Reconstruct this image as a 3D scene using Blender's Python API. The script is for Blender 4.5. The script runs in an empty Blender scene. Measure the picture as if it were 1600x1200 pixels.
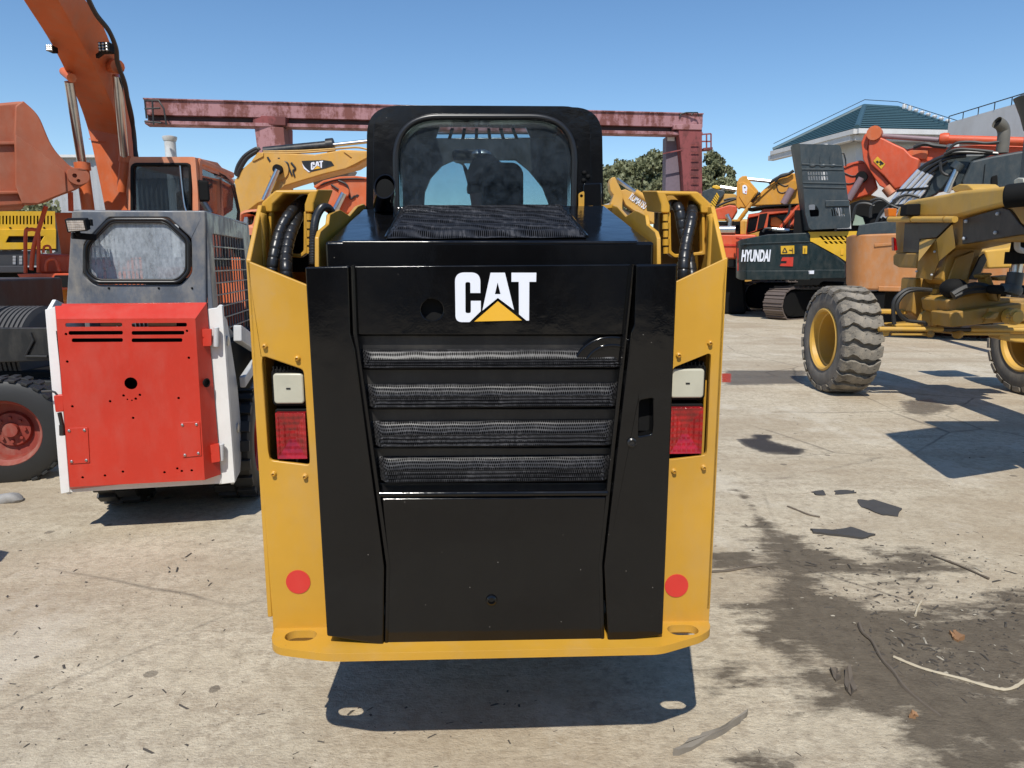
import bpy, bmesh, math, random
from mathutils import Vector, Matrix, Euler, noise
from mathutils.geometry import tessellate_polygon
random.seed(7)
rad = math.radians
scene = bpy.context.scene
col = scene.collection

# ------------------------------------------------------------ camera, sky, sun
FPX, CAMH, PITCH = 1120.0, 1.55, rad(9.6)
cam_d = bpy.data.cameras.new('camera'); cam = bpy.data.objects.new('camera', cam_d); col.objects.link(cam)
cam.location = (0, 0, CAMH); cam.rotation_euler = (math.pi/2 - PITCH, 0, 0)
cam_d.sensor_width = 36; cam_d.lens = 36*FPX/1600; cam_d.clip_end = 2000; cam_d.clip_start = .05
scene.camera = cam
SUN = Vector((-.106, -.576, .81)).normalized()
EL = math.asin(SUN.z); AZ = math.atan2(SUN.x, SUN.y)
world = bpy.data.worlds.new('World'); scene.world = world; world.use_nodes = True
wn = world.node_tree; bg = wn.nodes['Background']
sky = wn.nodes.new('ShaderNodeTexSky'); sky.sky_type = 'NISHITA'; sky.sun_disc = False
sky.sun_elevation = EL; sky.sun_rotation = AZ; sky.altitude = 0; sky.air_density = 1.0; sky.dust_density = 0.0; sky.ozone_density = 3.0
hs_ = wn.nodes.new('ShaderNodeHueSaturation'); hs_.inputs['Saturation'].default_value = 1.14; wn.links.new(sky.outputs[0], hs_.inputs['Color']); wn.links.new(hs_.outputs[0], bg.inputs[0]); bg.inputs[1].default_value = 0.138
sd = bpy.data.lights.new('sun', 'SUN'); sd.energy = 4.6; sd.angle = rad(.53); sd.color = (1, .96, .88)
so = bpy.data.objects.new('sun', sd); col.objects.link(so); so.rotation_euler = SUN.to_track_quat('Z', 'Y').to_euler(); so.location = (0, 0, 30)
scene.view_settings.view_transform = 'Standard'; scene.view_settings.look = 'None'
scene.view_settings.exposure = 0.0; scene.view_settings.gamma = 1; scene.view_settings.use_curve_mapping = False
scene.cycles.max_bounces = 8; scene.cycles.transparent_max_bounces = 16

# ------------------------------------------------------------ photo rays
def ray(u, v):
    a, b = (u-800)/FPX, (600-v)/FPX
    c, s = math.cos(PITCH), math.sin(PITCH)
    return Vector((a, c + b*s, -s + b*c))
def P(u, v, Y):
    d = ray(u, v); return Vector((0, 0, CAMH)) + d*(Y/d.y)
def G(u, v, z=0.0):
    d = ray(u, v); return Vector((0, 0, CAMH)) + d*((z-CAMH)/d.z)

class Frame:
    """a thing: an Empty at (x, y), turned by yaw; q/qx/qz give local points under a photo pixel on a local plane"""
    def __init__(s, name, x, y, yaw=0, z=0.0, label=None, cat=None, group=None, kind=None):
        s.o = Vector((x, y, z)); s.yaw = rad(yaw); s.R = Matrix.Rotation(s.yaw, 3, 'Z'); s.Ri = s.R.transposed()
        s.e = bpy.data.objects.new(name, None); col.objects.link(s.e); s.e.empty_display_size = .3
        s.e.location = s.o; s.e.rotation_euler = (0, 0, s.yaw)
        tag(s.e, label, cat, group, kind)
    def _r(s, u, v): return s.Ri @ (Vector((0, 0, CAMH)) - s.o), s.Ri @ ray(u, v)
    def q(s, u, v, y=0.0):
        o, d = s._r(u, v); return o + d*((y-o.y)/d.y)
    def qx(s, u, v, x):
        o, d = s._r(u, v); return o + d*((x-o.x)/d.x)
    def qz(s, u, v, z):
        o, d = s._r(u, v); return o + d*((z-o.z)/d.z)
    def qp(s, u, v, p, n):
        o, d = s._r(u, v); n = Vector(n); return o + d*((Vector(p)-o).dot(n)/d.dot(n))
    def xz(s, pts, y=0.0): return [((p := s.q(u, v, y)).x, p.z) for u, v in pts]
    def loc(s, w): return s.Ri @ (Vector(w) - s.o)

def tag(o, label=None, cat=None, group=None, kind=None):
    if label: o['label'] = label
    if cat: o['category'] = cat
    if group: o['group'] = group
    if kind: o['kind'] = kind
    return o

# ------------------------------------------------------------ mesh builder
class MB:
    def __init__(s): s.v = []; s.f = []
    def add(s, vs, fs):
        n = len(s.v); s.v += [tuple(v) for v in vs]; s.f += [tuple(i+n for i in f) for f in fs]; return s
    def plate(s, outer, holes, fn, t0, t1):
        """2-D outline with holes, fn(a, b, t) -> point"""
        loops = [list(outer)] + [list(h) for h in holes]
        tri = tessellate_polygon([[Vector((a, b, 0)) for a, b in l] for l in loops])
        fl = [p for l in loops for p in l]; n = len(fl)
        vs = [fn(a, b, t0) for a, b in fl] + [fn(a, b, t1) for a, b in fl]
        if len(holes) == 0:
            fs = [tuple(range(n)), tuple(range(2*n-1, n-1, -1))]
        else:
            fs = [tuple(t) for t in tri] + [tuple(i+n for i in reversed(t)) for t in tri]
        k = 0
        for l in loops:
            m = len(l)
            for i in range(m):
                a, b = k+i, k+(i+1) % m
                fs.append((a, b, b+n, a+n))
            k += m
        return s.add(vs, fs)
    def pxz(s, outer, y0, y1, holes=()): return s.plate(outer, holes, lambda a, b, t: Vector((a, t, b)), y0, y1)
    def pyz(s, outer, x0, x1, holes=()): return s.plate(outer, holes, lambda a, b, t: Vector((t, a, b)), x0, x1)
    def pxy(s, outer, z0, z1, holes=()): return s.plate(outer, holes, lambda a, b, t: Vector((a, b, t)), z0, z1)
    def ext(s, pts, d):
        """closed 3-D polygon pushed by vector d"""
        n = len(pts); d = Vector(d)
        vs = [Vector(p) for p in pts] + [Vector(p)+d for p in pts]
        return s.add(vs, [tuple(range(n)), tuple(range(2*n-1, n-1, -1))] + [(i, (i+1) % n, (i+1) % n+n, i+n) for i in range(n)])
    def loft(s, rings, caps=True, closed=True):
        n = len(rings[0]); vs = [p for r in rings for p in r]; fs = []
        for k in range(len(rings)-1):
            for i in range(n if closed else n-1):
                j = (i+1) % n; fs.append((k*n+i, k*n+j, (k+1)*n+j, (k+1)*n+i))
        if caps: fs += [tuple(range(n-1, -1, -1)), tuple(range((len(rings)-1)*n, len(rings)*n))]
        return s.add(vs, fs)
    def box(s, c, d, R=None):
        c = Vector(c); h = Vector(d)/2; R = R or Matrix.Identity(3)
        vs = [c + R @ Vector((x*h.x, y*h.y, z*h.z)) for x in (-1, 1) for y in (-1, 1) for z in (-1, 1)]
        return s.add(vs, [(0, 1, 3, 2), (4, 6, 7, 5), (0, 4, 5, 1), (2, 3, 7, 6), (0, 2, 6, 4), (1, 5, 7, 3)])
    def bb(s, x0, x1, y0, y1, z0, z1): return s.box(((x0+x1)/2, (y0+y1)/2, (z0+z1)/2), (abs(x1-x0), abs(y1-y0), abs(z1-z0)))
    def bar(s, a, b, w, h, up=(0, 0, 1)):
        a, b = Vector(a), Vector(b); t = (b-a).normalized(); up = Vector(up)
        if abs(t.dot(up)) > .98: up = Vector((0, 1, 0))
        x = t.cross(up).normalized(); z = x.cross(t)
        return s.box((a+b)/2, (w, (b-a).length, h), Matrix((x, t, z)).transposed())
    def tube(s, pts, r, n=10, caps=True):
        pts = [Vector(p) for p in pts]; rs = r if isinstance(r, (list, tuple)) else [r]*len(pts)
        rings = []; pn = None
        for i, p in enumerate(pts):
            t = (pts[min(i+1, len(pts)-1)] - pts[max(i-1, 0)]).normalized()
            if pn is None:
                a = Vector((0, 0, 1)) if abs(t.z) < .9 else Vector((1, 0, 0))
                pn = t.cross(a).normalized()
            pn = (pn - t*pn.dot(t)).normalized(); b = t.cross(pn)
            rings.append([p + (pn*math.cos(2*math.pi*k/n) + b*math.sin(2*math.pi*k/n))*rs[i] for k in range(n)])
        return s.loft(rings, caps)
    def lathe(s, prof, o, axis, n=24, closed=False, caps=True):
        """prof: (radius, distance along axis)"""
        o = Vector(o); ax = Vector(axis).normalized()
        a = Vector((0, 0, 1)) if abs(ax.z) < .9 else Vector((1, 0, 0))
        u = ax.cross(a).normalized(); w = ax.cross(u)
        rings = [[o + ax*h + (u*math.cos(2*math.pi*k/n) + w*math.sin(2*math.pi*k/n))*max(r, 1e-4) for k in range(n)] for r, h in prof]
        if closed: rings.append(rings[0])
        return s.loft(rings, caps and not closed)
    def cyl(s, a, b, r, n=16):
        a, b = Vector(a), Vector(b); L = (b-a).length
        return s.lathe([(r, 0), (r, L)], a, b-a, n)
    def ball(s, c, r, n=10, sc=(1, 1, 1)):
        c = Vector(c); sc = Vector(sc)
        rings = [[c + Vector((math.sin(math.pi*k/n)*math.cos(2*math.pi*j/(2*n))*r*sc.x, math.sin(math.pi*k/n)*math.sin(2*math.pi*j/(2*n))*r*sc.y, math.cos(math.pi*k/n)*r*sc.z)) for j in range(2*n)] for k in range(1, n)]
        return s.loft(rings)
    def build(s, name, mat, parent=None, bevel=0, ang=38, seg=2, mats=None, matf=None):
        me = bpy.data.meshes.new(name); me.from_pydata(s.v, [], s.f)
        bm = bmesh.new(); bm.from_mesh(me)
        bmesh.ops.remove_doubles(bm, verts=bm.verts, dist=1e-6)
        bmesh.ops.recalc_face_normals(bm, faces=bm.faces); bm.to_mesh(me); bm.free()
        me.materials.append(mat)
        for p in me.polygons: p.use_smooth = True
        me.set_sharp_from_angle(angle=rad(ang))
        return put(name, me, parent, bevel=bevel, seg=seg)
def put(name, me, parent=None, loc=None, rot=None, scale=None, bevel=0, seg=2):
    o = bpy.data.objects.new(name, me); col.objects.link(o)
    if parent is not None: o.parent = parent.e if isinstance(parent, Frame) else parent
    if loc is not None: o.location = loc
    if rot is not None: o.rotation_euler = rot
    if scale is not None: o.scale = scale
    if bevel:
        m = o.modifiers.new('bevel', 'BEVEL'); m.width = bevel; m.segments = seg; m.limit_method = 'ANGLE'; m.angle_limit = rad(35); m.harden_normals = True
    return o
def copies(o, mats):
    """o is the first; further ones share its mesh"""
    out = [o]
    o.matrix_local = mats[0]
    for m in mats[1:]:
        c = o.copy(); col.objects.link(c); c.matrix_local = m; out.append(c)
    return out
def copy_tree(o, parent=None, kids=None):
    kids = kids or {}
    c = o.copy(); col.objects.link(c)
    if parent: c.parent = parent
    for ch in [x for x in bpy.data.objects if x.parent == o]: copy_tree(ch, c)
    return c
def rr(x0, x1, z0, z1, r, n=6):
    """rounded rectangle outline"""
    out = []
    for cx, cz, a0 in ((x1-r, z1-r, 0), (x0+r, z1-r, 90), (x0+r, z0+r, 180), (x1-r, z0+r, 270)):
        for k in range(n+1):
            a = rad(a0 + 90*k/n); out.append((cx + r*math.cos(a), cz + r*math.sin(a)))
    return out
def rpoly(pts, r, n=5):
    """round the corners of a polygon"""
    out = []; m = len(pts); rs = r if isinstance(r, (list, tuple)) else [r]*m
    for i in range(m):
        p = Vector(pts[i]); a = Vector(pts[i-1]) - p; b = Vector(pts[(i+1) % m]) - p
        d = min(rs[i], a.length*.48, b.length*.48)
        if d <= 1e-6: out.append(tuple(p)); continue
        a = p + a.normalized()*d; b = p + b.normalized()*d
        for k in range(n+1):
            t = k/n; q = a*(1-t)**2 + p*2*t*(1-t) + b*t*t; out.append(tuple(q))
    return out
def disc(cx, cz, rx, rz=None, n=20):
    rz = rz or rx
    return [(cx + rx*math.cos(2*math.pi*k/n), cz + rz*math.sin(2*math.pi*k/n)) for k in range(n)]
def spline(pts, n=8):
    pts = [Vector(p) for p in pts]; out = []
    for i in range(len(pts)-1):
        p0 = pts[max(i-1, 0)]; p1 = pts[i]; p2 = pts[i+1]; p3 = pts[min(i+2, len(pts)-1)]
        for k in range(n):
            t = k/n
            out.append(.5*((2*p1) + (p2-p0)*t + (2*p0-5*p1+4*p2-p3)*t*t + (3*p1-p0-3*p2+p3)*t**3))
    out.append(pts[-1]); return out

# ------------------------------------------------------------ materials
def newmat(name):
    m = bpy.data.materials.new(name); m.use_nodes = True
    nt = m.node_tree; b = nt.nodes['Principled BSDF']; return m, nt, b
def nd(nt, t, **k):
    n = nt.nodes.new(t)
    for a, v in k.items():
        if a.startswith('i_'):
            key = a[2:]; key = int(key) if key.isdigit() else key.replace('_', ' ')
            if hasattr(v, 'is_output') or isinstance(v, bpy.types.NodeSocket): nt.links.new(v, n.inputs[key])
            else: n.inputs[key].default_value = v
        else: setattr(n, a, v)
    return n
def coord(nt): return nd(nt, 'ShaderNodeTexCoord').outputs['Object']
def noi(nt, sc, det=4, rough=.55, vec=None, stretch=None):
    vec = vec or coord(nt)
    if stretch: vec = nd(nt, 'ShaderNodeMapping', i_Vector=vec, i_Scale=stretch).outputs[0]
    return nd(nt, 'ShaderNodeTexNoise', i_Vector=vec, i_Scale=sc, i_Detail=det, i_Roughness=rough).outputs[0]
def ramp(nt, fac, stops):
    r = nd(nt, 'ShaderNodeValToRGB'); nt.links.new(fac, r.inputs[0]); e = r.color_ramp.elements
    for i, (p, c) in enumerate(stops):
        if i < 2: el = e[i]; el.position = p
        else: el = e.new(p)
        el.color = (c, c, c, 1) if isinstance(c, (int, float)) else (*c, 1)
    return r.outputs[0]
def mixc(nt, f, a, b, mode='MIX'):
    m = nd(nt, 'ShaderNodeMix', data_type='RGBA', blend_type=mode)
    for k, v in ((0, f), (6, a), (7, b)):
        if isinstance(v, bpy.types.NodeSocket): nt.links.new(v, m.inputs[k])
        else: m.inputs[k].default_value = v if k == 0 else ((*v, 1) if len(v) == 3 else v)
    return m.outputs[2]
def mth(nt, op, a, b=0.0, c=None):
    m = nd(nt, 'ShaderNodeMath', operation=op)
    for k, v in ((0, a), (1, b)) + (((2, c),) if c is not None else ()):
        if isinstance(v, bpy.types.NodeSocket): nt.links.new(v, m.inputs[k])
        else: m.inputs[k].default_value = v
    return m.outputs[0]
def bump(nt, h, s, d=.002, normal=None):
    b = nd(nt, 'ShaderNodeBump', i_Height=h, i_Strength=s, i_Distance=d)
    if normal: nt.links.new(normal, b.inputs['Normal'])
    return b.outputs[0]
DUST = (.36, .31, .24)
def paint(name, c, rough=.35, dust=.12, wear=.0, wearcol=(.12, .06, .035), orange=.15, scale=1.0, var=.12, metal=0, coat=0, updust=.0):
    m, nt, b = newmat(name)
    n1 = noi(nt, 1.6*scale, 6, .6)
    dark = tuple(x*(1-var*1.6) for x in c); lite = tuple(min(1, x*(1+var)) for x in c)
    cc = mixc(nt, ramp(nt, n1, [(.3, 0), (.7, 1)]), dark, lite)
    n2 = noi(nt, 7*scale, 10, .7, stretch=(1, 1, .45)); n3 = noi(nt, 55*scale, 4, .6)
    d = mth(nt, 'MULTIPLY', ramp(nt, n2, [(.45, 0), (.75, 1)]), dust*2.2)
    d = mth(nt, 'ADD', d, mth(nt, 'MULTIPLY', ramp(nt, n3, [(.66, 0), (.72, 1)]), dust*.8))
    if updust:
        gz = nd(nt, 'ShaderNodeSeparateXYZ', i_0=nd(nt, 'ShaderNodeNewGeometry').outputs['Normal']).outputs[2]
        d = mth(nt, 'ADD', d, mth(nt, 'MULTIPLY', ramp(nt, gz, [(.3, 0), (.95, 1)]), updust))
    cc = mixc(nt, d, cc, DUST)
    if wear:
        n4 = noi(nt, 11*scale, 12, .72)
        w = ramp(nt, n4, [(1-wear-.02, 0), (1-wear+.02, 1)]); cc = mixc(nt, w, cc, wearcol)
    nt.links.new(cc, b.inputs['Base Color'])
    rg = mth(nt, 'ADD', mth(nt, 'MULTIPLY', n2, .25), rough-.1)
    nt.links.new(mth(nt, 'ADD', rg, mth(nt, 'MULTIPLY', d, .6)), b.inputs['Roughness'])
    b.inputs['Metallic'].default_value = metal
    if coat: b.inputs['Coat Weight'].default_value = coat; b.inputs['Coat Roughness'].default_value = .06
    h = mth(nt, 'ADD', mth(nt, 'MULTIPLY', noi(nt, 6*scale, 3), 1.0), mth(nt, 'MULTIPLY', noi(nt, 160, 2), .05))
    nt.links.new(bump(nt, h, orange, .02), b.inputs['Normal'])
    return m
def plain(name, c, rough=.5, metal=0, spec=.5):
    m, nt, b = newmat(name)
    n = noi(nt, 9, 6, .6)
    nt.links.new(mixc(nt, n, tuple(x*.75 for x in c), tuple(min(1, x*1.2) for x in c)), b.inputs['Base Color'])
    b.inputs['Roughness'].default_value = rough; b.inputs['Metallic'].default_value = metal; b.inputs['Specular IOR Level'].default_value = spec
    return m
def glass(name, tint=(.8, .9, .88), dust=.25, dustcol=(.55, .57, .58), streak=(1, 1, 1), rough=.02, opq=.0):
    m, nt, b = newmat(name); out = nt.nodes['Material Output']
    tr = nd(nt, 'ShaderNodeBsdfTransparent', i_Color=(*tint, 1))
    gl = nd(nt, 'ShaderNodeBsdfGlossy', i_Roughness=rough); gl.inputs[0].default_value = (1, 1, 1, 1)
    lw = nd(nt, 'ShaderNodeFresnel', i_IOR=1.5)
    a = nd(nt, 'ShaderNodeMixShader'); nt.links.new(mth(nt, 'MULTIPLY', lw.outputs[0], 1.0), a.inputs[0]); nt.links.new(tr.outputs[0], a.inputs[1]); nt.links.new(gl.outputs[0], a.inputs[2])
    df = nd(nt, 'ShaderNodeBsdfDiffuse', i_Color=(*dustcol, 1))
    n1 = noi(nt, 5, 10, .75, stretch=streak); n2 = noi(nt, 40, 8, .7, stretch=streak)
    f = mth(nt, 'MULTIPLY', ramp(nt, mth(nt, 'ADD', mth(nt, 'MULTIPLY', n1, .6), mth(nt, 'MULTIPLY', n2, .4)), [(.35, 0), (.68, 1)]), dust)
    f = mth(nt, 'ADD', f, opq)
    c = nd(nt, 'ShaderNodeMixShader'); nt.links.new(f, c.inputs[0]); nt.links.new(a.outputs[0], c.inputs[1]); nt.links.new(df.outputs[0], c.inputs[2])
    nt.links.new(c.outputs[0], out.inputs[0]); return m

M = {}
M['cat_yellow'] = paint('cat_yellow', (.575, .305, .032), .36, .09, var=.09, wear=.285, wearcol=(.16, .09, .04), orange=.12)
M['cat_dark'] = paint('cat_yellow_dull', (.50, .27, .04), .45, .2, var=.08)
M['gloss_black'] = paint('gloss_black', (.004, .004, .0045), .11, .002, orange=.12, var=.1)
nt_ = M['gloss_black'].node_tree; b_ = nt_.nodes['Principled BSDF']
src_ = b_.inputs['Base Color'].links[0].from_socket
vs_ = nd(nt_, 'ShaderNodeTexVoronoi', i_Vector=coord(nt_), i_Scale=38.0); sp1 = mth(nt_, 'LESS_THAN', vs_.outputs['Distance'], .055)
sp2 = mth(nt_, 'GREATER_THAN', nd(nt_, 'ShaderNodeSeparateColor', i_0=vs_.outputs['Color']).outputs[0], .80)
nt_.links.new(mixc(nt_, mth(nt_, 'MULTIPLY', mth(nt_, 'MULTIPLY', sp1, sp2), .5), src_, (.32, .29, .25)), b_.inputs['Base Color'])
for nt_, b_ in ((M['gloss_black'].node_tree, M['gloss_black'].node_tree.nodes['Principled BSDF']),):
    b_.inputs['Specular IOR Level'].default_value = .40
    sm = noi(nt_, 2.2, 5, .6, stretch=(1, 1, .6)); nt_.links.new(mth(nt_, 'ADD', .05, mth(nt_, 'MULTIPLY', ramp(nt_, sm, [(.42, 0), (.62, 1)]), .17)), b_.inputs['Roughness'])
M['black'] = paint('black_paint', (.013, .013, .014), .38, .05)
M['rubber'] = plain('rubber', (.022, .022, .022), .55)
M['matt_black'] = plain('matt_black', (.008, .008, .008), .8, spec=.2)
M['hose'] = plain('hose_black', (.016, .016, .017), .32)
M['chrome'] = plain('chrome', (.62, .62, .62), .28, metal=1)
M['steel'] = plain('steel', (.5, .5, .5), .35, metal=1)
M['white'] = paint('white_paint', (.78, .78, .76), .4, .08, var=.04)
M['red'] = paint('red_paint', (.55, .036, .018), .36, .045, var=.07, orange=.22)
M['orange'] = paint('orange_paint', (.60, .13, .035), .5, .14, wear=.33, wearcol=(.35, .09, .04), var=.1)
M['orange_pale'] = paint('orange_faded', (.62, .21, .095), .5, .2, var=.1)
M['orange_red'] = paint('orange_red', (.62, .085, .025), .45, .08, var=.08)
M['far_yellow'] = paint('far_yellow', (.60, .32, .055), .5, .15, var=.1, scale=.5)
M['lemon'] = paint('bright_yellow', (.72, .42, .02), .4, .05)
M['amber'] = paint('amber_yellow', (.62, .28, .025), .45, .1)
M['green_black'] = paint('green_black', (.008, .019, .021), .28, .035, updust=.08)
M['slate'] = paint('slate_black', (.034, .046, .052), .40, .05, updust=.1)
M['tan'] = paint('tan_orange', (.46, .19, .06), .5, .2, var=.1)
M['cream_lens'] = plain('cream_lens', (.50, .48, .38), .3)
M["rust_red"] = paint("rust_red", (.27, .04, .025), .6, .2)
# ============================================================ ground
def inpoly(u, v, poly):
    """signed pixel distance, negative inside"""
    ins = False; dm = 1e9; n = len(poly)
    for i in range(n):
        x1, y1 = poly[i]; x2, y2 = poly[(i+1) % n]
        if (y1 > v) != (y2 > v) and u < (x2-x1)*(v-y1)/(y2-y1)+x1: ins = not ins
        dx, dy = x2-x1, y2-y1; t = max(0, min(1, ((u-x1)*dx+(v-y1)*dy)/(dx*dx+dy*dy+1e-9)))
        d = math.hypot(u-x1-t*dx, (v-y1-t*dy)*1.6); dm = min(dm, d)
    return -dm if ins else dm
def wpoly(pts): return [tuple(G(u, v)[:2]) for u, v in pts]
# stains, in ground metres: damp mud on the right, oil spots, rust red patch; (outline, strength, softness in m)
DAMP = [(wpoly([(1175, 850), (1200, 828), (1260, 850), (1330, 868), (1440, 858), (1500, 890), (1430, 905), (1330, 900), (1290, 912), (1340, 935), (1420, 950), (1500, 948), (1560, 925), (1640, 930), (1680, 1180), (1500, 1190), (1400, 1150), (1330, 1110), (1290, 1060), (1250, 1030), (1210, 1000), (1180, 960), (1190, 900)]), .92, .22),
        (wpoly([(1225, 1000), (1330, 1040), (1330, 1110), (1290, 1120), (1230, 1060)]), .75, .15), (wpoly([(1105, 862), (1180, 852), (1185, 885), (1110, 890)]), .8, .08),
        (wpoly([(1090, 1040), (1170, 1030), (1180, 1075), (1110, 1085)]), .7, .09),
        (wpoly([(1120, 935), (1200, 925), (1215, 985), (1135, 955)]), .6, .08),
        (wpoly([(1150, 765), (1163, 770), (1215, 835), (1195, 840)]), .7, .04),
        (wpoly([(1350, 1105), (1600, 1150), (1600, 1260), (1400, 1230)]), .75, .15),
        (wpoly([(1130, 1180), (1250, 1185), (1250, 1230), (1130, 1230)]), .6, .06)]
OIL = [(wpoly([(1150, 686), (1190, 682), (1215, 692), (1262, 702), (1250, 711), (1195, 709), (1160, 696)]), 1, .03),
       (wpoly([(1172, 679), (1205, 679), (1208, 686), (1180, 686)]), 1, .02),
       (wpoly([(1128, 574), (1270, 571), (1262, 600), (1128, 603)]), .75, .12),
       (wpoly([(1400, 625), (1460, 622), (1500, 640), (1450, 652), (1405, 645)]), .7, .12),
       (wpoly([(905, 1095), (935, 1092), (942, 1108), (912, 1112)]), .6, .03), (wpoly([(965, 1050), (1010, 1045), (1015, 1080), (975, 1085)]), .5, .04),
       (wpoly([(320, 1105), (355, 1098), (350, 1120), (325, 1122)]), .4, .05), (wpoly([(540, 1190), (570, 1186), (575, 1210), (545, 1210)]), .35, .05),
       (wpoly([(300, 1140), (330, 1100), (350, 1075), (358, 1100), (330, 1130)]), .6, .03), (wpoly([(150, 1030), (215, 985), (290, 960), (300, 985), (230, 1010)]), .22, .12), (wpoly([(0, 1020), (60, 1010), (90, 1040), (0, 1060)]), .25, .10), (wpoly([(215, 820), (330, 840), (300, 930), (120, 960)]), .16, .3), (wpoly([(425, 905), (428, 900), (430, 910)]), .4, .03)]
RUST = [(wpoly([(1128, 583), (1142, 583), (1142, 597), (1128, 597)]), 1, .03)]
def soft(x, y, L):
    t = 0
    for poly, s, w in L:
        xs = [p[0] for p in poly]; ys = [p[1] for p in poly]
        if x < min(xs)-3*w or x > max(xs)+3*w or y < min(ys)-3*w or y > max(ys)+3*w: continue
        ins = False; dm = 1e9; n = len(poly)
        for i in range(n):
            x1, y1 = poly[i]; x2, y2 = poly[(i+1) % n]
            if (y1 > y) != (y2 > y) and x < (x2-x1)*(y-y1)/(y2-y1)+x1: ins = not ins
            dx, dy = x2-x1, y2-y1; k = max(0, min(1, ((x-x1)*dx+(y-y1)*dy)/(dx*dx+dy*dy+1e-9)))
            dm = min(dm, math.hypot(x-x1-k*dx, y-y1-k*dy))
        d = (dm if ins else -dm)/w
        t = max(t, s*max(0, min(1, .5+d*.5)))
    return t
def ground_mat():
    m, nt, b = newmat('concrete'); co = coord(nt)
    at = lambda n: nd(nt, 'ShaderNodeAttribute', attribute_name=n).outputs['Fac']
    n_l = noi(nt, .35, 5, .6); n_m = noi(nt, 2.6, 8, .68); n_s = noi(nt, 16, 8, .7); n_f = noi(nt, 90, 4, .7); n_x = noi(nt, 420, 3, .6)
    base = mixc(nt, ramp(nt, n_m, [(.3, 0), (.7, 1)]), (.50, .425, .305), (.70, .615, .465))
    base = mixc(nt, mth(nt, 'MULTIPLY', ramp(nt, n_l, [(.35, 0), (.7, 1)]), .5), base, (.60, .50, .36))
    base = mixc(nt, mth(nt, 'MULTIPLY', ramp(nt, n_s, [(.46, 0), (.66, 1)]), .75), base, (.33, .27, .195))
    base = mixc(nt, mth(nt, 'MULTIPLY', ramp(nt, n_f, [(.58, 0), (.70, 1)]), .55), base, (.13, .11, .09))
    base = mixc(nt, mth(nt, 'MULTIPLY', ramp(nt, n_f, [(.30, 1), (.40, 0)]), .30), base, (.70, .64, .51))
    base = mixc(nt, mth(nt, 'MULTIPLY', ramp(nt, n_x, [(.38, 0), (.62, 1)]), .30), base, (.21, .18, .14))
    n_w = noi(nt, 1.1, 9, .72, stretch=(.55, 1.6, 1)); n_w2 = noi(nt, 5, 9, .75, stretch=(.45, 1.7, 1))
    base = mixc(nt, mth(nt, 'MULTIPLY', ramp(nt, mth(nt, 'ADD', mth(nt, 'MULTIPLY', n_w, .5), mth(nt, 'MULTIPLY', n_w2, .5)), [(.50, 0), (.62, 1)]), .62), base, (.33, .265, .19))
    base = mixc(nt, mth(nt, 'MULTIPLY', ramp(nt, n_w2, [(.28, 1), (.42, 0)]), .45), base, (.68, .61, .47))
    g1 = noi(nt, 42, 7, .68, stretch=(.75, 1.5, 1)); g2 = noi(nt, 125, 4, .6)
    gm = mth(nt, 'ADD', .16, mth(nt, 'MULTIPLY', ramp(nt, mth(nt, 'ADD', mth(nt, 'MULTIPLY', n_w, .6), mth(nt, 'MULTIPLY', n_m, .4)), [(.43, 0), (.60, 1)]), .75))
    base = mixc(nt, mth(nt, 'MULTIPLY', ramp(nt, g1, [(.50, 0), (.64, 1)]), mth(nt, 'MULTIPLY', gm, .72)), base, (.27, .205, .14))
    base = mixc(nt, mth(nt, 'MULTIPLY', ramp(nt, g1, [(.34, 1), (.44, 0)]), .30), base, (.80, .71, .55))
    base = mixc(nt, mth(nt, 'MULTIPLY', ramp(nt, g2, [(.60, 0), (.67, 1)]), mth(nt, 'MULTIPLY', gm, .7)), base, (.15, .115, .08))
    n_b = noi(nt, .62, 8, .62, stretch=(.7, 1.3, 1)); n_b2 = noi(nt, .9, 10, .70, stretch=(1.2, .7, 1))
    base = mixc(nt, mth(nt, 'MULTIPLY', ramp(nt, n_b, [(.46, 0), (.60, 1)]), .55), base, (.34, .262, .175))
    base = mixc(nt, mth(nt, 'MULTIPLY', ramp(nt, n_b2, [(.54, 0), (.62, 1)]), .35), base, (.66, .60, .49))
    # little dark spots
    vo = nd(nt, 'ShaderNodeTexVoronoi', i_Vector=co, i_Scale=3.1, feature='F1'); vd = mth(nt, 'ADD', vo.outputs['Distance'], mth(nt, 'MULTIPLY', mth(nt, 'SUBTRACT', n_s, .5), .16))
    sc = nd(nt, 'ShaderNodeSeparateColor', i_0=vo.outputs['Color']).outputs[0]
    spot = mth(nt, 'MULTIPLY', mth(nt, 'LESS_THAN', vd, .075), mth(nt, 'GREATER_THAN', sc, .45))
    base = mixc(nt, mth(nt, 'MULTIPLY', spot, .6), base, (.085, .07, .055))
    # hair cracks
    wv = nd(nt, 'ShaderNodeMix', data_type='RGBA'); wv.inputs[0].default_value = .12; nt.links.new(co, wv.inputs[6]); nt.links.new(nd(nt, 'ShaderNodeTexNoise', i_Scale=2.0, i_Detail=6).outputs[1], wv.inputs[7])
    cr = nd(nt, 'ShaderNodeTexVoronoi', i_Vector=wv.outputs[2], i_Scale=.55, feature='DISTANCE_TO_EDGE').outputs[0]
    crm = mth(nt, 'MULTIPLY', ramp(nt, cr, [(.0015, 1), (.006, 0)]), ramp(nt, n_l, [(.45, 0), (.55, 1)]))
    base = mixc(nt, mth(nt, 'MULTIPLY', crm, .6), base, (.07, .06, .05))
    # stains
    nz = mth(nt, 'MULTIPLY', mth(nt, 'SUBTRACT', mth(nt, 'ADD', mth(nt, 'MULTIPLY', n_m, .6), mth(nt, 'MULTIPLY', noi(nt, 6, 8, .7, stretch=(.5, 1.5, 1)), .6)), .6), 3.2)
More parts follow.
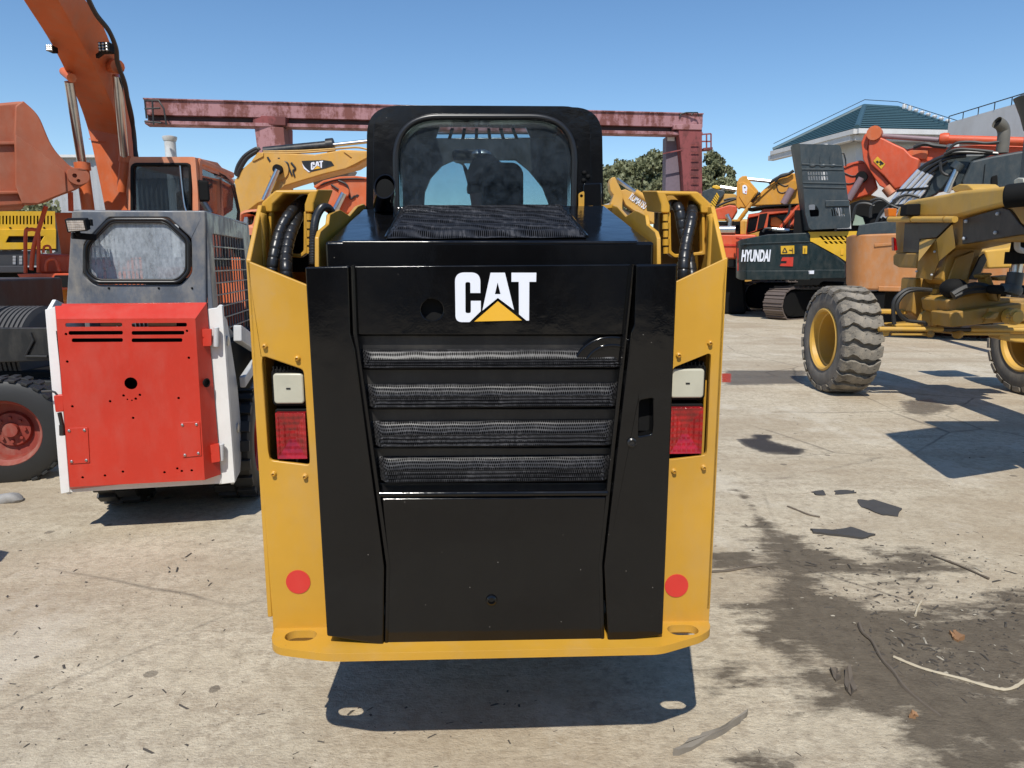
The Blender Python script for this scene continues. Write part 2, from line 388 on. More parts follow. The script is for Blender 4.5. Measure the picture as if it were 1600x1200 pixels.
    nz2 = mth(nt, 'MULTIPLY', mth(nt, 'SUBTRACT', n_s, .5), 1.2)
    def msk(a, lo, hi, k): return ramp(nt, mth(nt, 'MULTIPLY', mth(nt, 'GREATER_THAN', a, .001), mth(nt, 'ADD', a, k)), [(lo, 0), (hi, 1)])
    d = msk(at('damp'), .30, .66, nz)
    dcol = mixc(nt, ramp(nt, n_s, [(.3, 0), (.7, 1)]), (.065, .050, .036), (.15, .122, .088))
    base = mixc(nt, mth(nt, 'MULTIPLY', d, .93), base, dcol)
    o = msk(at('oil'), .35, .6, nz2)
    base = mixc(nt, mth(nt, 'MULTIPLY', mth(nt, 'MULTIPLY', o, at('oil')), .95), base, (.028, .024, .022))
    base = mixc(nt, msk(at('rust'), .4, .6, nz2), base, (.38, .045, .02))
    nt.links.new(base, b.inputs['Base Color'])
    b.inputs['Roughness'].default_value = .85; b.inputs['Specular IOR Level'].default_value = .25
    nt.links.new(mth(nt, 'SUBTRACT', mth(nt, 'ADD', .88, 0), mth(nt, 'MULTIPLY', o, .5)), b.inputs['Roughness'])
    h = mth(nt, 'ADD', mth(nt, 'ADD', mth(nt, 'MULTIPLY', n_s, .5), mth(nt, 'MULTIPLY', n_f, .35)), mth(nt, 'MULTIPLY', n_x, .12))
    h = mth(nt, 'SUBTRACT', h, mth(nt, 'MULTIPLY', crm, .3)); h = mth(nt, 'ADD', h, mth(nt, 'ADD', mth(nt, 'MULTIPLY', g1, .9), mth(nt, 'MULTIPLY', g2, .35)))
    nt.links.new(bump(nt, h, .7, .012), b.inputs['Normal'])
    return m
# grid, fine close by, coarser to the horizon
xs = [-400, -150, -60, -30, -15, -9, -6, -4.5] + [-3.6+.06*i for i in range(0, 45)] + [-.9+.035*i for i in range(0, 145)] + [4.2+.08*i for i in range(0, 40)] + [8, 12, 20, 35, 70, 150, 400]
ys = [-40, -10, -3, 0, .6] + [1.0+.035*i for i in range(0, 130)] + [5.56+.08*i for i in range(0, 60)] + [10.5, 11, 12, 14, 17, 20, 25, 30, 40, 60, 100, 200, 600]
vs = []; da = []; oi = []; ru = []
for y in ys:
    for x in xs:
        near = 1 < y < 10.5 and -4 < x < 8
        z = .010*noise.noise(Vector((x*.5, y*.5, 0))) + .004*noise.noise(Vector((x*2, y*2, 5))) if near else 0
        vs.append((x, y, z)); da.append(soft(x, y, DAMP) if near else 0); oi.append(soft(x, y, OIL) if near else 0); ru.append(soft(x, y, RUST) if near else 0)
nx = len(xs); fs = [(j*nx+i, j*nx+i+1, (j+1)*nx+i+1, (j+1)*nx+i) for j in range(len(ys)-1) for i in range(nx-1)]
me = bpy.data.meshes.new('ground'); me.from_pydata(vs, [], fs); me.materials.append(ground_mat())
for p in me.polygons: p.use_smooth = True
for nme, arr in (('damp', da), ('oil', oi), ('rust', ru)):
    a = me.attributes.new(nme, 'FLOAT', 'POINT'); a.data.foreach_set('value', arr)
put('ground', me)['kind'] = 'structure'
# ============================================================ compact loader in the middle
def mesh_mat(name, cell=.006):
    """perforated steel: rows of small round holes, gloss black between"""
    m, nt, b = newmat(name); co = coord(nt)
    sx = nd(nt, 'ShaderNodeSeparateXYZ', i_0=co)
    s2 = mth(nt, 'ADD', sx.outputs[2], mth(nt, 'MULTIPLY', sx.outputs[1], -1.0))
    row = mth(nt, 'FLOOR', mth(nt, 'DIVIDE', s2, cell*.87))
    u = mth(nt, 'ADD', mth(nt, 'DIVIDE', sx.outputs[0], cell), mth(nt, 'MULTIPLY', mth(nt, 'MODULO', row, 2.0), .5))
    fu = mth(nt, 'SUBTRACT', mth(nt, 'FRACT', u), .5)
    fv = mth(nt, 'SUBTRACT', mth(nt, 'FRACT', mth(nt, 'DIVIDE', s2, cell*.87)), .5)
    r = mth(nt, 'SQRT', mth(nt, 'ADD', mth(nt, 'MULTIPLY', fu, fu), mth(nt, 'MULTIPLY', fv, fv)))
    hole = ramp(nt, r, [(.24, 0), (.36, 1)])
    wn_ = nd(nt, 'ShaderNodeTexWhiteNoise', noise_dimensions='2D'); cv = nd(nt, 'ShaderNodeCombineXYZ', i_0=mth(nt, 'FLOOR', u), i_1=row); nt.links.new(cv.outputs[0], wn_.inputs[0])
    big = noi(nt, 3.5, 8, .7, stretch=(1, 1, 1.2))
    spark = mth(nt, 'MULTIPLY', ramp(nt, wn_.outputs[0], [(.4, 0), (1, 1)]), ramp(nt, big, [(.38, .0), (.7, 1)]))  # random sparkle of the sheet, painted into its base colour
    c = mixc(nt, spark, (.015, .015, .017), (.10, .097, .10))
    nt.links.new(mixc(nt, hole, (.002, .002, .002), c), b.inputs['Base Color'])
    b.inputs['Roughness'].default_value = .42
    nt.links.new(mth(nt, 'MULTIPLY', hole, .38), b.inputs['Specular IOR Level'])
    nt.links.new(bump(nt, mth(nt, 'ADD', hole, mth(nt, 'MULTIPLY', wn_.outputs[0], .5)), .9, .002), b.inputs['Normal'])
    return m
def lens_mat(name, c, ridge=(0, 60), emis=0):
    m, nt, b = newmat(name); co = coord(nt)
    w1 = nd(nt, 'ShaderNodeTexWave', i_Vector=co, i_Scale=ridge[1], bands_direction='X').outputs[1]
    w2 = nd(nt, 'ShaderNodeTexWave', i_Vector=co, i_Scale=ridge[1]*.8, bands_direction='Z').outputs[1]
    h = mth(nt, 'ADD', w1, w2)
    n = noi(nt, 18, 4, .7)
    nt.links.new(mixc(nt, ramp(nt, n, [(.3, 0), (.75, 1)]), tuple(x*.45 for x in c), tuple(min(1, x*1.5) for x in c)), b.inputs['Base Color'])
    b.inputs['Roughness'].default_value = .12; b.inputs['Coat Weight'].default_value = .6
    nt.links.new(bump(nt, h, .4, .003), b.inputs['Normal']); return m
M['perf'] = mesh_mat('perforated_steel'); M['red_lens'] = lens_mat('red_lens', (.33, .005, .007), (0, 22)); M['sticker'] = paint('sticker_red', (.66, .04, .03), .5, .03, orange=.02)
M['decal_white'] = paint('decal_white', (.76, .78, .84), .4, .02, var=.02, orange=.03); M['decal_yellow'] = paint('decal_yellow', (.78, .42, .03), .4, .02, var=.02, orange=.03)
M['rear_glass'] = glass('rear_glass', (.66, .75, .78), .10, (.30, .38, .46), rough=.03, opq=.005)
M['clear_glass'] = glass('clear_glass', (.85, .92, .93), .05)
M['cab_dark'] = plain('cab_dark', (.02, .021, .023), .6)

H = Frame('track_loader', -.066, 2.0, 2.0, label='black and yellow compact track loader seen from behind in the middle of the yard', cat='loader')
g, Y = M['gloss_black'], M['cat_yellow']
# --- rear door: two flanks, upper panel, slats, lower panel
DY = -.062
HD = Frame('rear_door', *(H.o + H.R @ Vector((0, DY, 0)))[:2], 2.0); HD.e.parent = H.e; HD.e.location = (0, DY, 0); HD.e.rotation_euler = (0, 0, 0)
def hx(pts, y=0.0): return H.xz(pts, y)
def hd(pts, y=0.0): return HD.xz(pts, y)
for name, pts, in (('door_flank', [(478, 417), (546, 415.5), (549, 520), (556, 545), (601, 884), (600, 1005.5), (512, 991)]),
                   ('door_flank', [(1057, 412), (1034, 989), (949, 1004), (943, 882), (984, 522), (990, 505), (993, 413)])):
    hole = [] if pts[0][0] < 800 else [rpoly(hd([(998, 625), (1019, 621), (1018, 676), (996, 680)]), .006)]
    MB().pxz(hd(pts), -.012, .05, hole).build(name, g, HD, .005, seg=3)
    if hole: 
        MB().lathe([(.013, 0), (.013, .006), (.009, .009), (.009, .004), (.0, .004)], HD.q(987, 691, -.012), (0, -1, 0), 20).build('door_lock', M['hose'], HD)
        MB().bb(*[v for pr in ((HD.q(996, 650).x-.01, HD.q(1020, 650).x+.01), (.03, .05), (HD.q(0, 685).z, HD.q(0, 618).z)) for v in pr]).build('latch_pocket', M['matt_black'], HD)
# pressed seams beside the flanks
for pts in ([(551, 416), (555, 520), (607, 883), (604, 1004)], [(988, 413), (977, 520), (938, 880), (941, 1003)]):
    MB().tube([HD.q(u, v, .0) for u, v in pts], .007, 8).build('door_seam', g, HD)
up = hd([(553, 416), (989, 413), (977, 523), (557, 523)], .008)
MB().pxz(up, .008, .04, [disc(*hd([(675, 484)], .008)[0], .0295, n=32)]).build('upper_panel', g, HD, .003)
MB().pxz(disc(*hd([(675, 484)], .02)[0], .034, n=24), .036, .04).build('dark_hole_disc', M['matt_black'], HD)  # black disc standing in for the darkness inside the hole
lo = hd([(597, 779), (947, 777), (941, 884), (945, 1005), (602, 1007), (607, 884)], -.004)
MB().pxz(lo, -.004, .05).build('lower_panel', g, HD, .004)
c = [HD.q(594, 772, -.002), HD.q(949, 770, -.002)]
MB().tube([c[0], c[1]], .0085, 12).build('panel_lip', g, HD)
MB().lathe([(.017, 0), (.015, .006), (.010, .009), (.009, .001), (0, .001)], HD.q(768, 937, -.004), (0, -1, 0), 20).build('drain_boss', g, HD)
for u in (637, 685, 735, 790, 850, 905): MB().ball(HD.q(u, 769.5, -.004), .004, 4).build('rivet', M['black'], HD)
# grille: bellied perforated strips between flat slats, from the photo's rows
rows_mesh = [(546, 576), (600, 638), (658, 699), (714, 754)]
rows_slat = [(523, 547), (576, 601), (638, 659), (699, 715), (754, 770)]
def gx(v): t = (v-523)/(770-523); return 558+t*(600-558)-6, 978+t*(947-978)+6
MB().pxz(hd([(545, 520), (990, 520), (965, 775), (585, 775)], .09), .09, .1).build('grille_back', M['matt_black'], HD)
for a, b in rows_mesh:
    la, ra = gx(a); lb, rb = gx(b); m = MB(); L = []; n = 9
    prof = [(0, .034), (.05, .022), (.2, .018), (.36, .013), (.5, .008), (.56, .010), (.62, .003), (.68, .006), (.75, -.002), (.81, .002), (.88, -.006), (.95, .0), (1, .034)]
    za, zb = HD.q(768, a, .01).z, HD.q(768, b, .01).z
    x0, x1 = HD.q(la, a, .01).x, HD.q(ra, a, .01).x; x2, x3 = HD.q(lb, b, .01).x, HD.q(rb, b, .01).x
    rings = []
    for t, y in prof:
        z = za + (zb-za)*t; xa = x0+(x2-x0)*t; xb = x1+(x3-x1)*t; r = []
        for k in range(61):
            s = k/60; w = .0025*noise.noise(Vector((s*9, z*14, 1)))
            e = min(1, min(s, 1-s)*26); r.append(Vector((xa+(xb-xa)*s, .034 - (.034-y+w)*e, z)))
        rings.append(r)
    m.loft(rings, caps=False, closed=False).build('mesh_strip', M['perf'], HD, ang=60)
for a, b in rows_slat:
    la, ra = gx(a); lb, rb = gx(b); y = .031
    MB().pxz(hd([(la, a), (ra, a), (rb, b), (lb, b)], y), y, y+.05).build('grille_slat', M['black'], HD, .004)
# pressed round boss at the grille's upper right corner
m = MB(); cx, cz = hd([(956, 574)], .012)[0]
arc = [(cx + .108*math.cos(rad(a)), cz + .088*math.sin(rad(a))) for a in range(62, 178, 6)]
m.pxz(arc + [(cx-.05, cz+.0), (cx+.03, cz+.0)], .010, .03).build('grille_boss', g, HD, .006, seg=3)
arc2 = [HD.loc(HD.e.matrix_basis @ Vector((cx + .075*math.cos(rad(a)), .010, cz + .062*math.sin(rad(a))))) for a in range(66, 176, 8)]
MB().tube([Vector((cx + .075*math.cos(rad(a)), .010, cz + .062*math.sin(rad(a)))) for a in range(66, 170, 8)], .004, 8).build('boss_ring', g, HD)

# --- lettering
def zl(pts): return [(640+x/5.454, 400+y/5.454) for x, y in pts]
Cc = rpoly(zl([(603, 315), (603, 140), (386, 140), (392, 563), (511, 563), (607, 470), (607, 382), (522, 382), (522, 487), (476, 487), (475, 222), (518, 222), (518, 315)]),
           [0, 15, 15, 15, 1, 0, 0, 0, 3.4, 3.4, 3.4, 3.4, 0], 8)
def letters(frame, fn, y, parent_list=None, k=.0035):
    for nm, o, h, mt in (('letter', Cc, [], 'decal_white'),
                         ('letter', zl([(690, 142), (812, 142), (890, 460), (752, 357), (620, 465)]), [zl([(750, 225), (775, 325), (727, 325)])], 'decal_white'),
                         ('letter', zl([(868, 142), (1080, 142), (1078, 220), (1020, 220), (1018, 550), (995, 550), (932, 497), (930, 220), (868, 220)]), [], 'decal_white'),
                         ('triangle_mark', zl([(752, 385), (957, 548), (552, 558)]), [], 'decal_yellow')):
        MB().pxz([fn(p) for p in o], y-k, y+.002, [[fn(p) for p in hh] for hh in h]).build(nm, M[mt], frame)
letters(HD, lambda p: hd([p], .006)[0], .006, k=.0015)

# --- yellow rear side plates with lamp openings
PL = .028
def side_plate(pts, hole):
    MB().pxz(hx(pts, PL), PL, PL+.014, [rpoly(hx(hole, PL), .012)]).build('rear_plate', Y, H, .004, seg=3)
side_plate([(384, 406), (482, 446), (500, 500), (520, 1003), (428, 1003)], [(409, 556), (474, 578), (484, 727), (421, 719)])
side_plate([(1137, 402), (1107, 990), (1030, 990), (1040, 500), (1057, 440)], [(1111, 551), (1104, 711), (1044, 719), (1051, 575)])
for u, v in ((414, 541), (465, 560), (428, 740), (477, 744), (1060, 555), (1109, 536), (1052.6, 736), (1099, 730)):
    p = H.q(u, v, PL)
    MB().lathe([(.0085, 0), (.0085, .003), (.0065, .005), (.0065, .010), (.004, .0115), (.004, .007), (0, .007)], p, (0, -1, 0), 6 if u in (414, 1109) else 12).build('bolt', Y, H)
for u, v in ((466, 909), (1057, 915)):
    MB().pxz(disc(*hx([(u, v)], PL)[0], .036, .037, 32), PL-.002, PL+.002).build('round_sticker', M['sticker'], H)
# lamps inside the openings
for sx, lw, lr in ((-1, (427, 583, 477, 630), (433, 643, 483, 714)), (1, (1048, 576, 1098, 621), (1046, 635, 1093, 706))):
    y = .05
    x0, z1 = hx([lw[:2]], y)[0]; x1, z0 = hx([lw[2:]], y)[0]
    MB().pxz(rr(x0-.007, x1+.007, z0-.008, z1+.012, .014), y, y+.05).build('work_lamp', M['matt_black'], H, .004)
    MB().pxz(rr(x0, x1, z0, z1, .010), y-.010, y+.01).build('lamp_lens', M['cream_lens'], H, .006, seg=3)
    for k in range(9): MB().bb(x0+k*(x1-x0)/8.5, x0+k*(x1-x0)/8.5+.004, y-.004, y+.02, z1+.008, z1+.02).build('lamp_fin', M['matt_black'], H)
    MB().bb((x0+x1)/2-.006, (x0+x1)/2+.006, y-.012, y-.0095, (z0+z1)/2-.001, (z0+z1)/2+.003).build('lamp_mark', M['black'], H)
    x0, z1 = hx([lr[:2]], y)[0]; x1, z0 = hx([lr[2:]], y)[0]
    MB().pxz(rr(x0-.006, x1+.006, z0-.007, z1+.007, .006), y, y+.05).build('tail_lamp', M['matt_black'], H, .003)
    cx_, cz_ = (x0+x1)/2, (z0+z1)/2
    m = MB(); yy = y-.022
    o = [Vector((x0, yy, z0)), Vector((x1, yy, z0)), Vector((x1, yy, z1)), Vector((x0, yy, z1))]
    i_ = [Vector((cx_+a*(x1-x0)*.10, yy+.016, cz_+b*(z1-z0)*.10)) for a, b in ((-1, -1), (1, -1), (1, 1), (-1, 1))]
    bk = [p + Vector((0, .03, 0)) for p in o]
    m.loft([bk, o, i_]).build('red_lens', M['red_lens'], H, .0015, ang=10)
    # yellow channel beside lamps and dark box behind
    xo = H.q(411 if sx < 0 else 1107, 640, .08).x
    MB().bb(xo, xo - sx*.012, .09, .16, .75, 1.3).build('inner_channel', Y, H)
    MB().bb(min(-.66*sx, -.40*sx) if sx < 0 else .40, max(.66, .40) if sx > 0 else -.40, .20, .22, .6, 1.4).build('lamp_recess', M['cat_dark'] if 0 else M['matt_black'], H) if False else None
    MB().bb(sx*.42, sx*.655, .19, .20, .62, 1.36).build('lamp_recess', M['matt_black'], H)
# outer side walls, running forward and stepping up into the arm towers
XL = abs(H.q(384, 410, PL).x)
wall = [(PL, .50), (PL, H.q(384, 406, PL).z), (.16, 1.715), (.42, 1.74), (.9, 1.60), (1.6, 1.35), (1.9, 1.05), (1.9, .78), (.8, .55)]
wl = -XL; wr = H.q(1137, 402, PL).x
for x, s in ((wl, 1), (wr, -1)):
    MB().pyz(wall, x, x + s*.014).build('side_wall', Y, H, .004)
MB().pxy([(wl+.02, .06), (wr-.02, .06), (wr-.02, 1.9), (wl+.02, 1.9)], .52, .54).build('belly_plate', M['matt_black'], H)
# --- arm towers: yellow arch, U bracket, tubes; mirrored about the machine's middle
A = lambda u, v, y: H.q(u, v, y)
mid = (wl+wr)/2
def mir(p): return Vector((2*mid-p[0], p[1], p[2]))
arch_o = [(408, 331), (408, 319), (430, 297), (497, 296), (489.5, 331)]; 
for s in (0, 1):
    f = (lambda p: Vector(p)) if s == 0 else mir
    y0, y1 = .19, .40
    op = [(408, 332), (408, 317), (430, 297), (498, 296), (490, 318), (490, 332), (475.5, 332), (475.5, 319), (481, 303.5), (443, 303.5), (426, 320), (425, 332)]
    pts = [A(u, v, y0) for u, v in op]
    # sloping lip then body behind
    m = MB().ext([f(p) for p in pts], (0, y1-y0, .02)).build('tower_arch', Y, H, .006, seg=3)
    ub = rpoly([(419, 330), (424, 330), (424, 393), (468, 397), (474, 392), (474.5, 330), (480, 330), (480, 395), (469, 403), (419, 398)], 3)
    MB().ext([f(A(u, v, .20)) for u, v in ub], (0, .03, 0)).build('hose_guard', Y, H, .003)
    MB().tube([f(A(u, v, .15)) for u, v in ((411, 333), (406, 345), (407, 380), (412, 420))], [.011, .015, .015, .012], 12).build('guide_tube', Y, H)
    MB().ext([f(A(u, v, .24)) for u, v in ((405, 334), (421, 334), (424, 440), (412, 440))], (0, .04, 0)).build('inner_web', Y, H, .003)
    m = MB()
    for k in range(5):
        v = 334+k*13; m.cyl(f(A(483, v, .19)), f(A(483.3, v+10, .19)), .0085+.002*(k % 2), 10)
    m.build('hinge_stack', Y, H)
    MB().ext([f(A(u, v, .42)) for u, v in ((424, 300), (492, 300), (492, 425), (424, 425))], (0, .02, 0)).build('tower_back', M['matt_black'] if s == 0 else M['cat_dark'], H)
    # inner chassis plate in the y-z plane with its stepped top edge
    xin = A(497, 400, .05).x
    prof = [(495, 414), (495, 371), (498, 361), (511, 350), (513, 335), (522, 330), (529, 327.5), (544, 337), (557, 322), (567, 318.5)]
    pp = [H.qx(u, v, xin) for u, v in prof]
    poly = [(p.y, p.z) for p in pp]; poly += [(poly[-1][0]+.5, poly[-1][1]-.05), (poly[-1][0]+.5, 1.3), (poly[0][0], 1.2)]
    xa = xin if s == 0 else 2*mid-xin
    MB().pyz(poly, xa-.006, xa+.006).build('chassis_plate', Y, H, .003)
    # two spiral wrapped hoses
    for hp, r in (([(480, 312, .30), (466, 320, .25), (450, 338, .2), (438, 360, .17), (431, 385, .14), (426, 412, .12), (424, 440, .12)] if s == 0 else
                   [(1049, 320, .30), (1058, 322, .22), (1063, 335, .20), (1068, 365, .19), (1074, 392, .18), (1079, 415, .16), (1082, 440, .14)], .0165),
                  ([(478, 316, .33), (472, 326, .27), (462, 345, .22), (452, 372, .17), (447, 400, .13), (447, 420, .10), (448, 445, .10)] if s == 0 else
                   [(1083, 318, .28), (1082, 326, .22), (1080, 345, .17), (1073, 378, .14), (1069, 405, .11), (1068, 425, .10), (1067, 450, .10)], .0175)):
        pts = spline([A(*p) for p in hp], 30); rs = []
        L = 0; out = []
        for i, p in enumerate(pts):
            if i: L += (p-pts[i-1]).length
            ph = (L/.027) % 1; rs.append(r*(.90+.11*(1-abs(2*ph-1)**6)))
        MB().tube(pts, rs, 14).build('wrapped_hose', M['hose'], H)
# corrugated thin hose on the left
pts = spline([A(519, 333, .30), A(513, 325, .26), A(503, 325, .20), A(494, 340, .15), (A(490, 365, .10)), A(489, 414, .07)], 26)
MB().tube(pts, [.0105+.0018*(i % 2) for i in range(len(pts))], 12).build('corrugated_hose', M['hose'], H)

# --- bumper: thick plate with two slots, corners cut back
ZB = .465
def bz(pts): return [((p := H.qz(u, v, ZB)).x, p.y) for u, v in pts]
lo_ = bz([(437, 963), (424, 995), (426, 1006), (437, 1012), (514, 1022)]); ro = bz([(1033, 1011), (1095, 993), (1109, 984), (1110, 976), (1098, 957)])
def slot(u, v):
    c = H.qz(u, v, ZB); a = rr(c.x-.046, c.x+.046, c.y-.030, c.y+.030, .029); return a
MB().pxy(rpoly(lo_ + ro, [0, .02, .02, .02, .03, .03, .02, .03, .02, 0], 5), ZB-.024, ZB, [slot(470, 993), slot(1067, 984)]).build('bumper', Y, H, .003)
# --- hood
def hp_(u, v, y): return H.q(u, v, y)
a0, a1 = hp_(507, 380, .03), hp_(1023, 374, .03)
zt = (a0.z+a1.z)/2; zb = H.q(0, 416, .03).z - .03
MB().bb(a0.x, a1.x, .03, .20, zb, zt).build('hood_rear', g, H, .010, seg=3)
# top surface
yf = .74; b0, b1 = H.q(566, 327, yf), H.q(944, 321, yf)
m = MB(); e = .012
top = [Vector((a0.x, .05, zt)), Vector((a1.x, .05, zt)), Vector((a1.x, .2, zt+.03)), b1, b0, Vector((a0.x, .2, zt+.03))]
m = MB(); 
tl = [Vector((a0.x+.004, .035, zt-.004)), Vector((a1.x-.004, .035, zt-.004)), Vector((b1.x, yf, b1.z)), Vector((b0.x, yf, b0.z))]
m.ext(tl, (0, 0, -.03)).build('hood_top', g, H, .006, seg=3)
MB().tube([Vector((a0.x+.05, .034, zt-.004)), Vector((a1.x-.05, .034, zt-.004))], .006, 10).build('hood_lip', g, H)
# hood grille, rippled perforated sheet, raised a little
gl = [H.qp(u, v, tl[0], (tl[1]-tl[0]).cross(tl[3]-tl[0])) for u, v in ((603, 376), (917, 374), (882, 328), (626, 329))]
nrm = (tl[1]-tl[0]).cross(tl[3]-tl[0]).normalized(); nrm = nrm if nrm.z > 0 else -nrm
rings = []; NR = 64
for i in range(NR+1):
    t = i/NR; A_, B_ = gl[0].lerp(gl[3], t), gl[1].lerp(gl[2], t); r = []
    for k in range(61):
        s = k/60; ed = min(1, min(s, 1-s)*25, min(t, 1-t)*18)
        h = .006 + ed*(.010 + .010*math.sin(t*math.pi*2*5.5)) + .002*noise.noise(Vector((s*6, t*5, 0)))
        r.append(A_.lerp(B_, s) + nrm*h)
    rings.append(r)
MB().loft(rings, caps=False, closed=False).build('hood_grille', M['perf'], H, ang=60)
for a, b in ((0, 3), (1, 2)): MB().tube([gl[a]+nrm*.008, gl[b]+nrm*.008], .005, 8).build('grille_edge', g, H)
MB().tube([H.q(622, 327, .735), H.q(892, 326, .735)], .010, 12).build('grille_edge', g, H)
# hood body down to belly
MB().bb(a0.x+.02, a1.x-.02, .16, .75, .54, zt-.05).build('engine_housing', M['matt_black'], H)
# --- muffler tip
p0 = H.q(600, 330, .66); p1 = H.q(600, 288, .60)
m = MB(); ringsO = []; n = 28
def oval(c, rx, rz, ny): return [Vector((c.x+rx*math.cos(2*math.pi*k/n), c.y + ny*math.sin(2*math.pi*k/n), c.z+rz*math.sin(2*math.pi*k/n))) for k in range(n)]
pc = H.q(601, 291, .56)
m.loft([oval(p0, .034, .004, .036), oval(Vector((p0.x, p0.y-.01, (p0.z+pc.z)/2-.02)), .036, .012, .036), oval(pc, .037, .044, .030), oval(pc, .033, .040, .027), oval(pc+Vector((0, .05, -.02)), .030, .034, .02)]).build('exhaust_tip', M['gloss_black'], H)
MB().pxz(disc(pc.x, pc.z-.01, .031, .036), pc.y+.012, pc.y+.02).build('exhaust_bore', M['matt_black'], H)
# --- cab
YC = .80; YF = 1.45
out = rpoly([(583, 335), (584, 164), (922, 166), (925, 335)], [0, 42, 42, 0], 10)
gask = rpoly([(615, 330), (612, 180), (904, 180), (902, 330)], [4, 88, 88, 4], 14)
glas = rpoly([(625, 328), (622, 186), (893, 186), (891, 328)], [4, 82, 82, 4], 14)
MB().pxz(hx(out, YC), YC, YC+.05, [hx(gask, YC)]).build('cab_rear_frame', g, H, .014, seg=4)
sw = rpoly([(572, 335), (574, 166), (940, 168), (943, 335)], [0, 46, 46, 0], 10)
MB().pxz(hx(sw, YC+.05), YC+.045, YC+.16, [hx(glas, YC+.05)]).build('cab_shell', g, H, .02, seg=4)
ov = hx(sw, YC+.05); n_ = len(ov); cx_m = sum(p[0] for p in ov)/n_
for sd_ in (-1, 1):
    band = [p for p in ov if p[1] > 1.8 and (p[0]-cx_m)*sd_ > .1]
    bi = [(cx_m+(a-cx_m)*.93, b-.03) for a, b in band]
    MB().pxz(band + bi[::-1], YC+.16, YF+.08).build('roof_shell', g, H, .004)
gk = [Vector((a, YC-.004, b)) for a, b in hx(rpoly([(620, 329), (617, 183), (898.5, 183), (896.5, 329)], [4, 85, 85, 4], 14), YC)]
MB().tube(gk+[gk[0]], .0125, 10, caps=False).build('window_gasket', M['hose'], H)
MB().pxz(hx(glas, YC+.01), YC+.012, YC+.018).build('rear_window', M['rear_glass'], H)
bx = hx(sw, YC+.05); xs = [p[0] for p in bx]; x0, x1, zt_ = min(xs), max(xs), max(p[1] for p in bx)
def cabwall(x, s):
    o = [(YC+.12, 1.2), (YC+.12, zt_-.12), (YF+.05, zt_-.12), (YF+.22, 1.5), (YF+.22, .9), (YC+.15, .9)]
    h = rpoly([(YC+.35, 1.36), (YC+.35, 1.96), (YF-.08, 1.96), (YF+.02, 1.36)], .05)
    MB().pyz(o, x, x+s*.05, [h]).build('cab_side', M['cab_dark'], H, .006)
    for k in range(9):
        y = YC+.38+k*.085; MB().bar((x+s*.02, y, 1.36), (x+s*.02, y, 1.96), .006, .004).build('side_bar', M['cab_dark'], H)
cabwall(x0, 1); cabwall(x1, -1)
sk_ = [((p := H.qz(u, v, zt_-.016)).x, p.y) for u, v in ((681, 219), (829, 218), (820, 199), (688, 199))]
MB().pxy([(x0+.09, YC+.1), (x1-.09, YC+.1), (x1-.09, YF+.1), (x0+.09, YF+.1)], zt_-.016, zt_-.006, [sk_]).build('cab_roof', g, H, .008, seg=3)
for k in range(1, 7):
    a_, b_ = H.qz(681+21.1*k, 217, zt_-.03), H.qz(688+18.9*k, 201, zt_-.03); MB().bar(a_, b_, .014, .004).build('skylight_bar', M['cab_dark'], H)
a_, b_ = H.qz(684, 209, zt_-.03), H.qz(825, 208.5, zt_-.03); MB().bar(a_, b_, .014, .004).build('skylight_bar', M['cab_dark'], H)
# front frame with door opening in two lights and the roof slit above
def fx(p): return hx(p, YF)
ohole = [fx(rpoly([(661, 335), (663, 300), (672, 278), (690, 258), (708, 250), (722, 256), (734, 300), (738, 335)], 3)),
         fx(rpoly([(746, 335), (743, 300), (734, 270), (721, 249), (806, 249), (826, 265), (848, 292), (858, 318), (860, 335)], 3))]
oo = [(x0+.02, .9), (x1-.02, .9), (x1-.02, zt_-.12), (x1-.09, zt_-.018), (x0+.09, zt_-.018), (x0+.02, zt_-.12)]
MB().pxz(oo, YF, YF+.04, ohole).build('front_frame', M['cab_dark'], H)
MB().pxz([(x0+.04, 1.45), (x1-.04, 1.45), (x1-.04, zt_-.05), (x0+.04, zt_-.05)], YF+.05, YF+.055).build('front_window', M['clear_glass'], H)
# seat
xs_ = A(785, 300, 1.0).x
MB().pxz(rr(xs_-.085, xs_+.085, 1.55, A(0, 250, 1.0).z, .05), .98, 1.08).build('head_rest', plain('seat_cloth', (.035, .034, .032), .9), H, .02, seg=3)
MB().pxz(rr(xs_-.24, xs_+.24, 1.0, 1.60, .08), 1.0, 1.12).build('seat_back', M['matt_black'], H, .03, seg=3)
MB().bb(xs_-.25, xs_+.25, 1.02, 1.42, .92, 1.05).build('seat_cushion', M['matt_black'], H, .03)
# roof liner gear: lamp and wiper motor seen through the glass
MB().bb(A(706, 235, 1.3).x, A(760, 235, 1.3).x, 1.3, 1.42, A(0, 247, 1.3).z, A(0, 228, 1.3).z).build('roof_console', M['black'], H, .02)
MB().ball(A(752, 241, 1.28), .03, 6, (1.5, 1, .7)).build('roof_lamp', M['steel'], H)
# lugs and bracket on the cab's right corner
MB().pxz(rpoly(hx([(904, 331), (904, 302), (913, 298), (913, 331)], YC-.02), .008), YC-.02, YC-.008, [disc(*hx([(908.5, 306)], YC-.02)[0], .006)]).build('lift_lug', Y, H, .002)
MB().bar(A(893, 326, .77), A(958, 322, .80), .01, .012).build('hinge_strip', Y, H)
MB().bar(A(608, 330, .74), A(625, 328, .76), .01, .01).build('hinge_strip', Y, H)
MB().pxz(rpoly(hx([(910, 332), (911, 286), (940, 285), (941, 332)], YC-.02), .01), YC-.02, YC+.02).build('corner_bracket', g, H, .006)
for u, v in ((913, 270), (919, 276), (912, 282)): MB().ball(A(u, v, YC-.003), .009, 5).build('bolt', M['matt_black'], H)
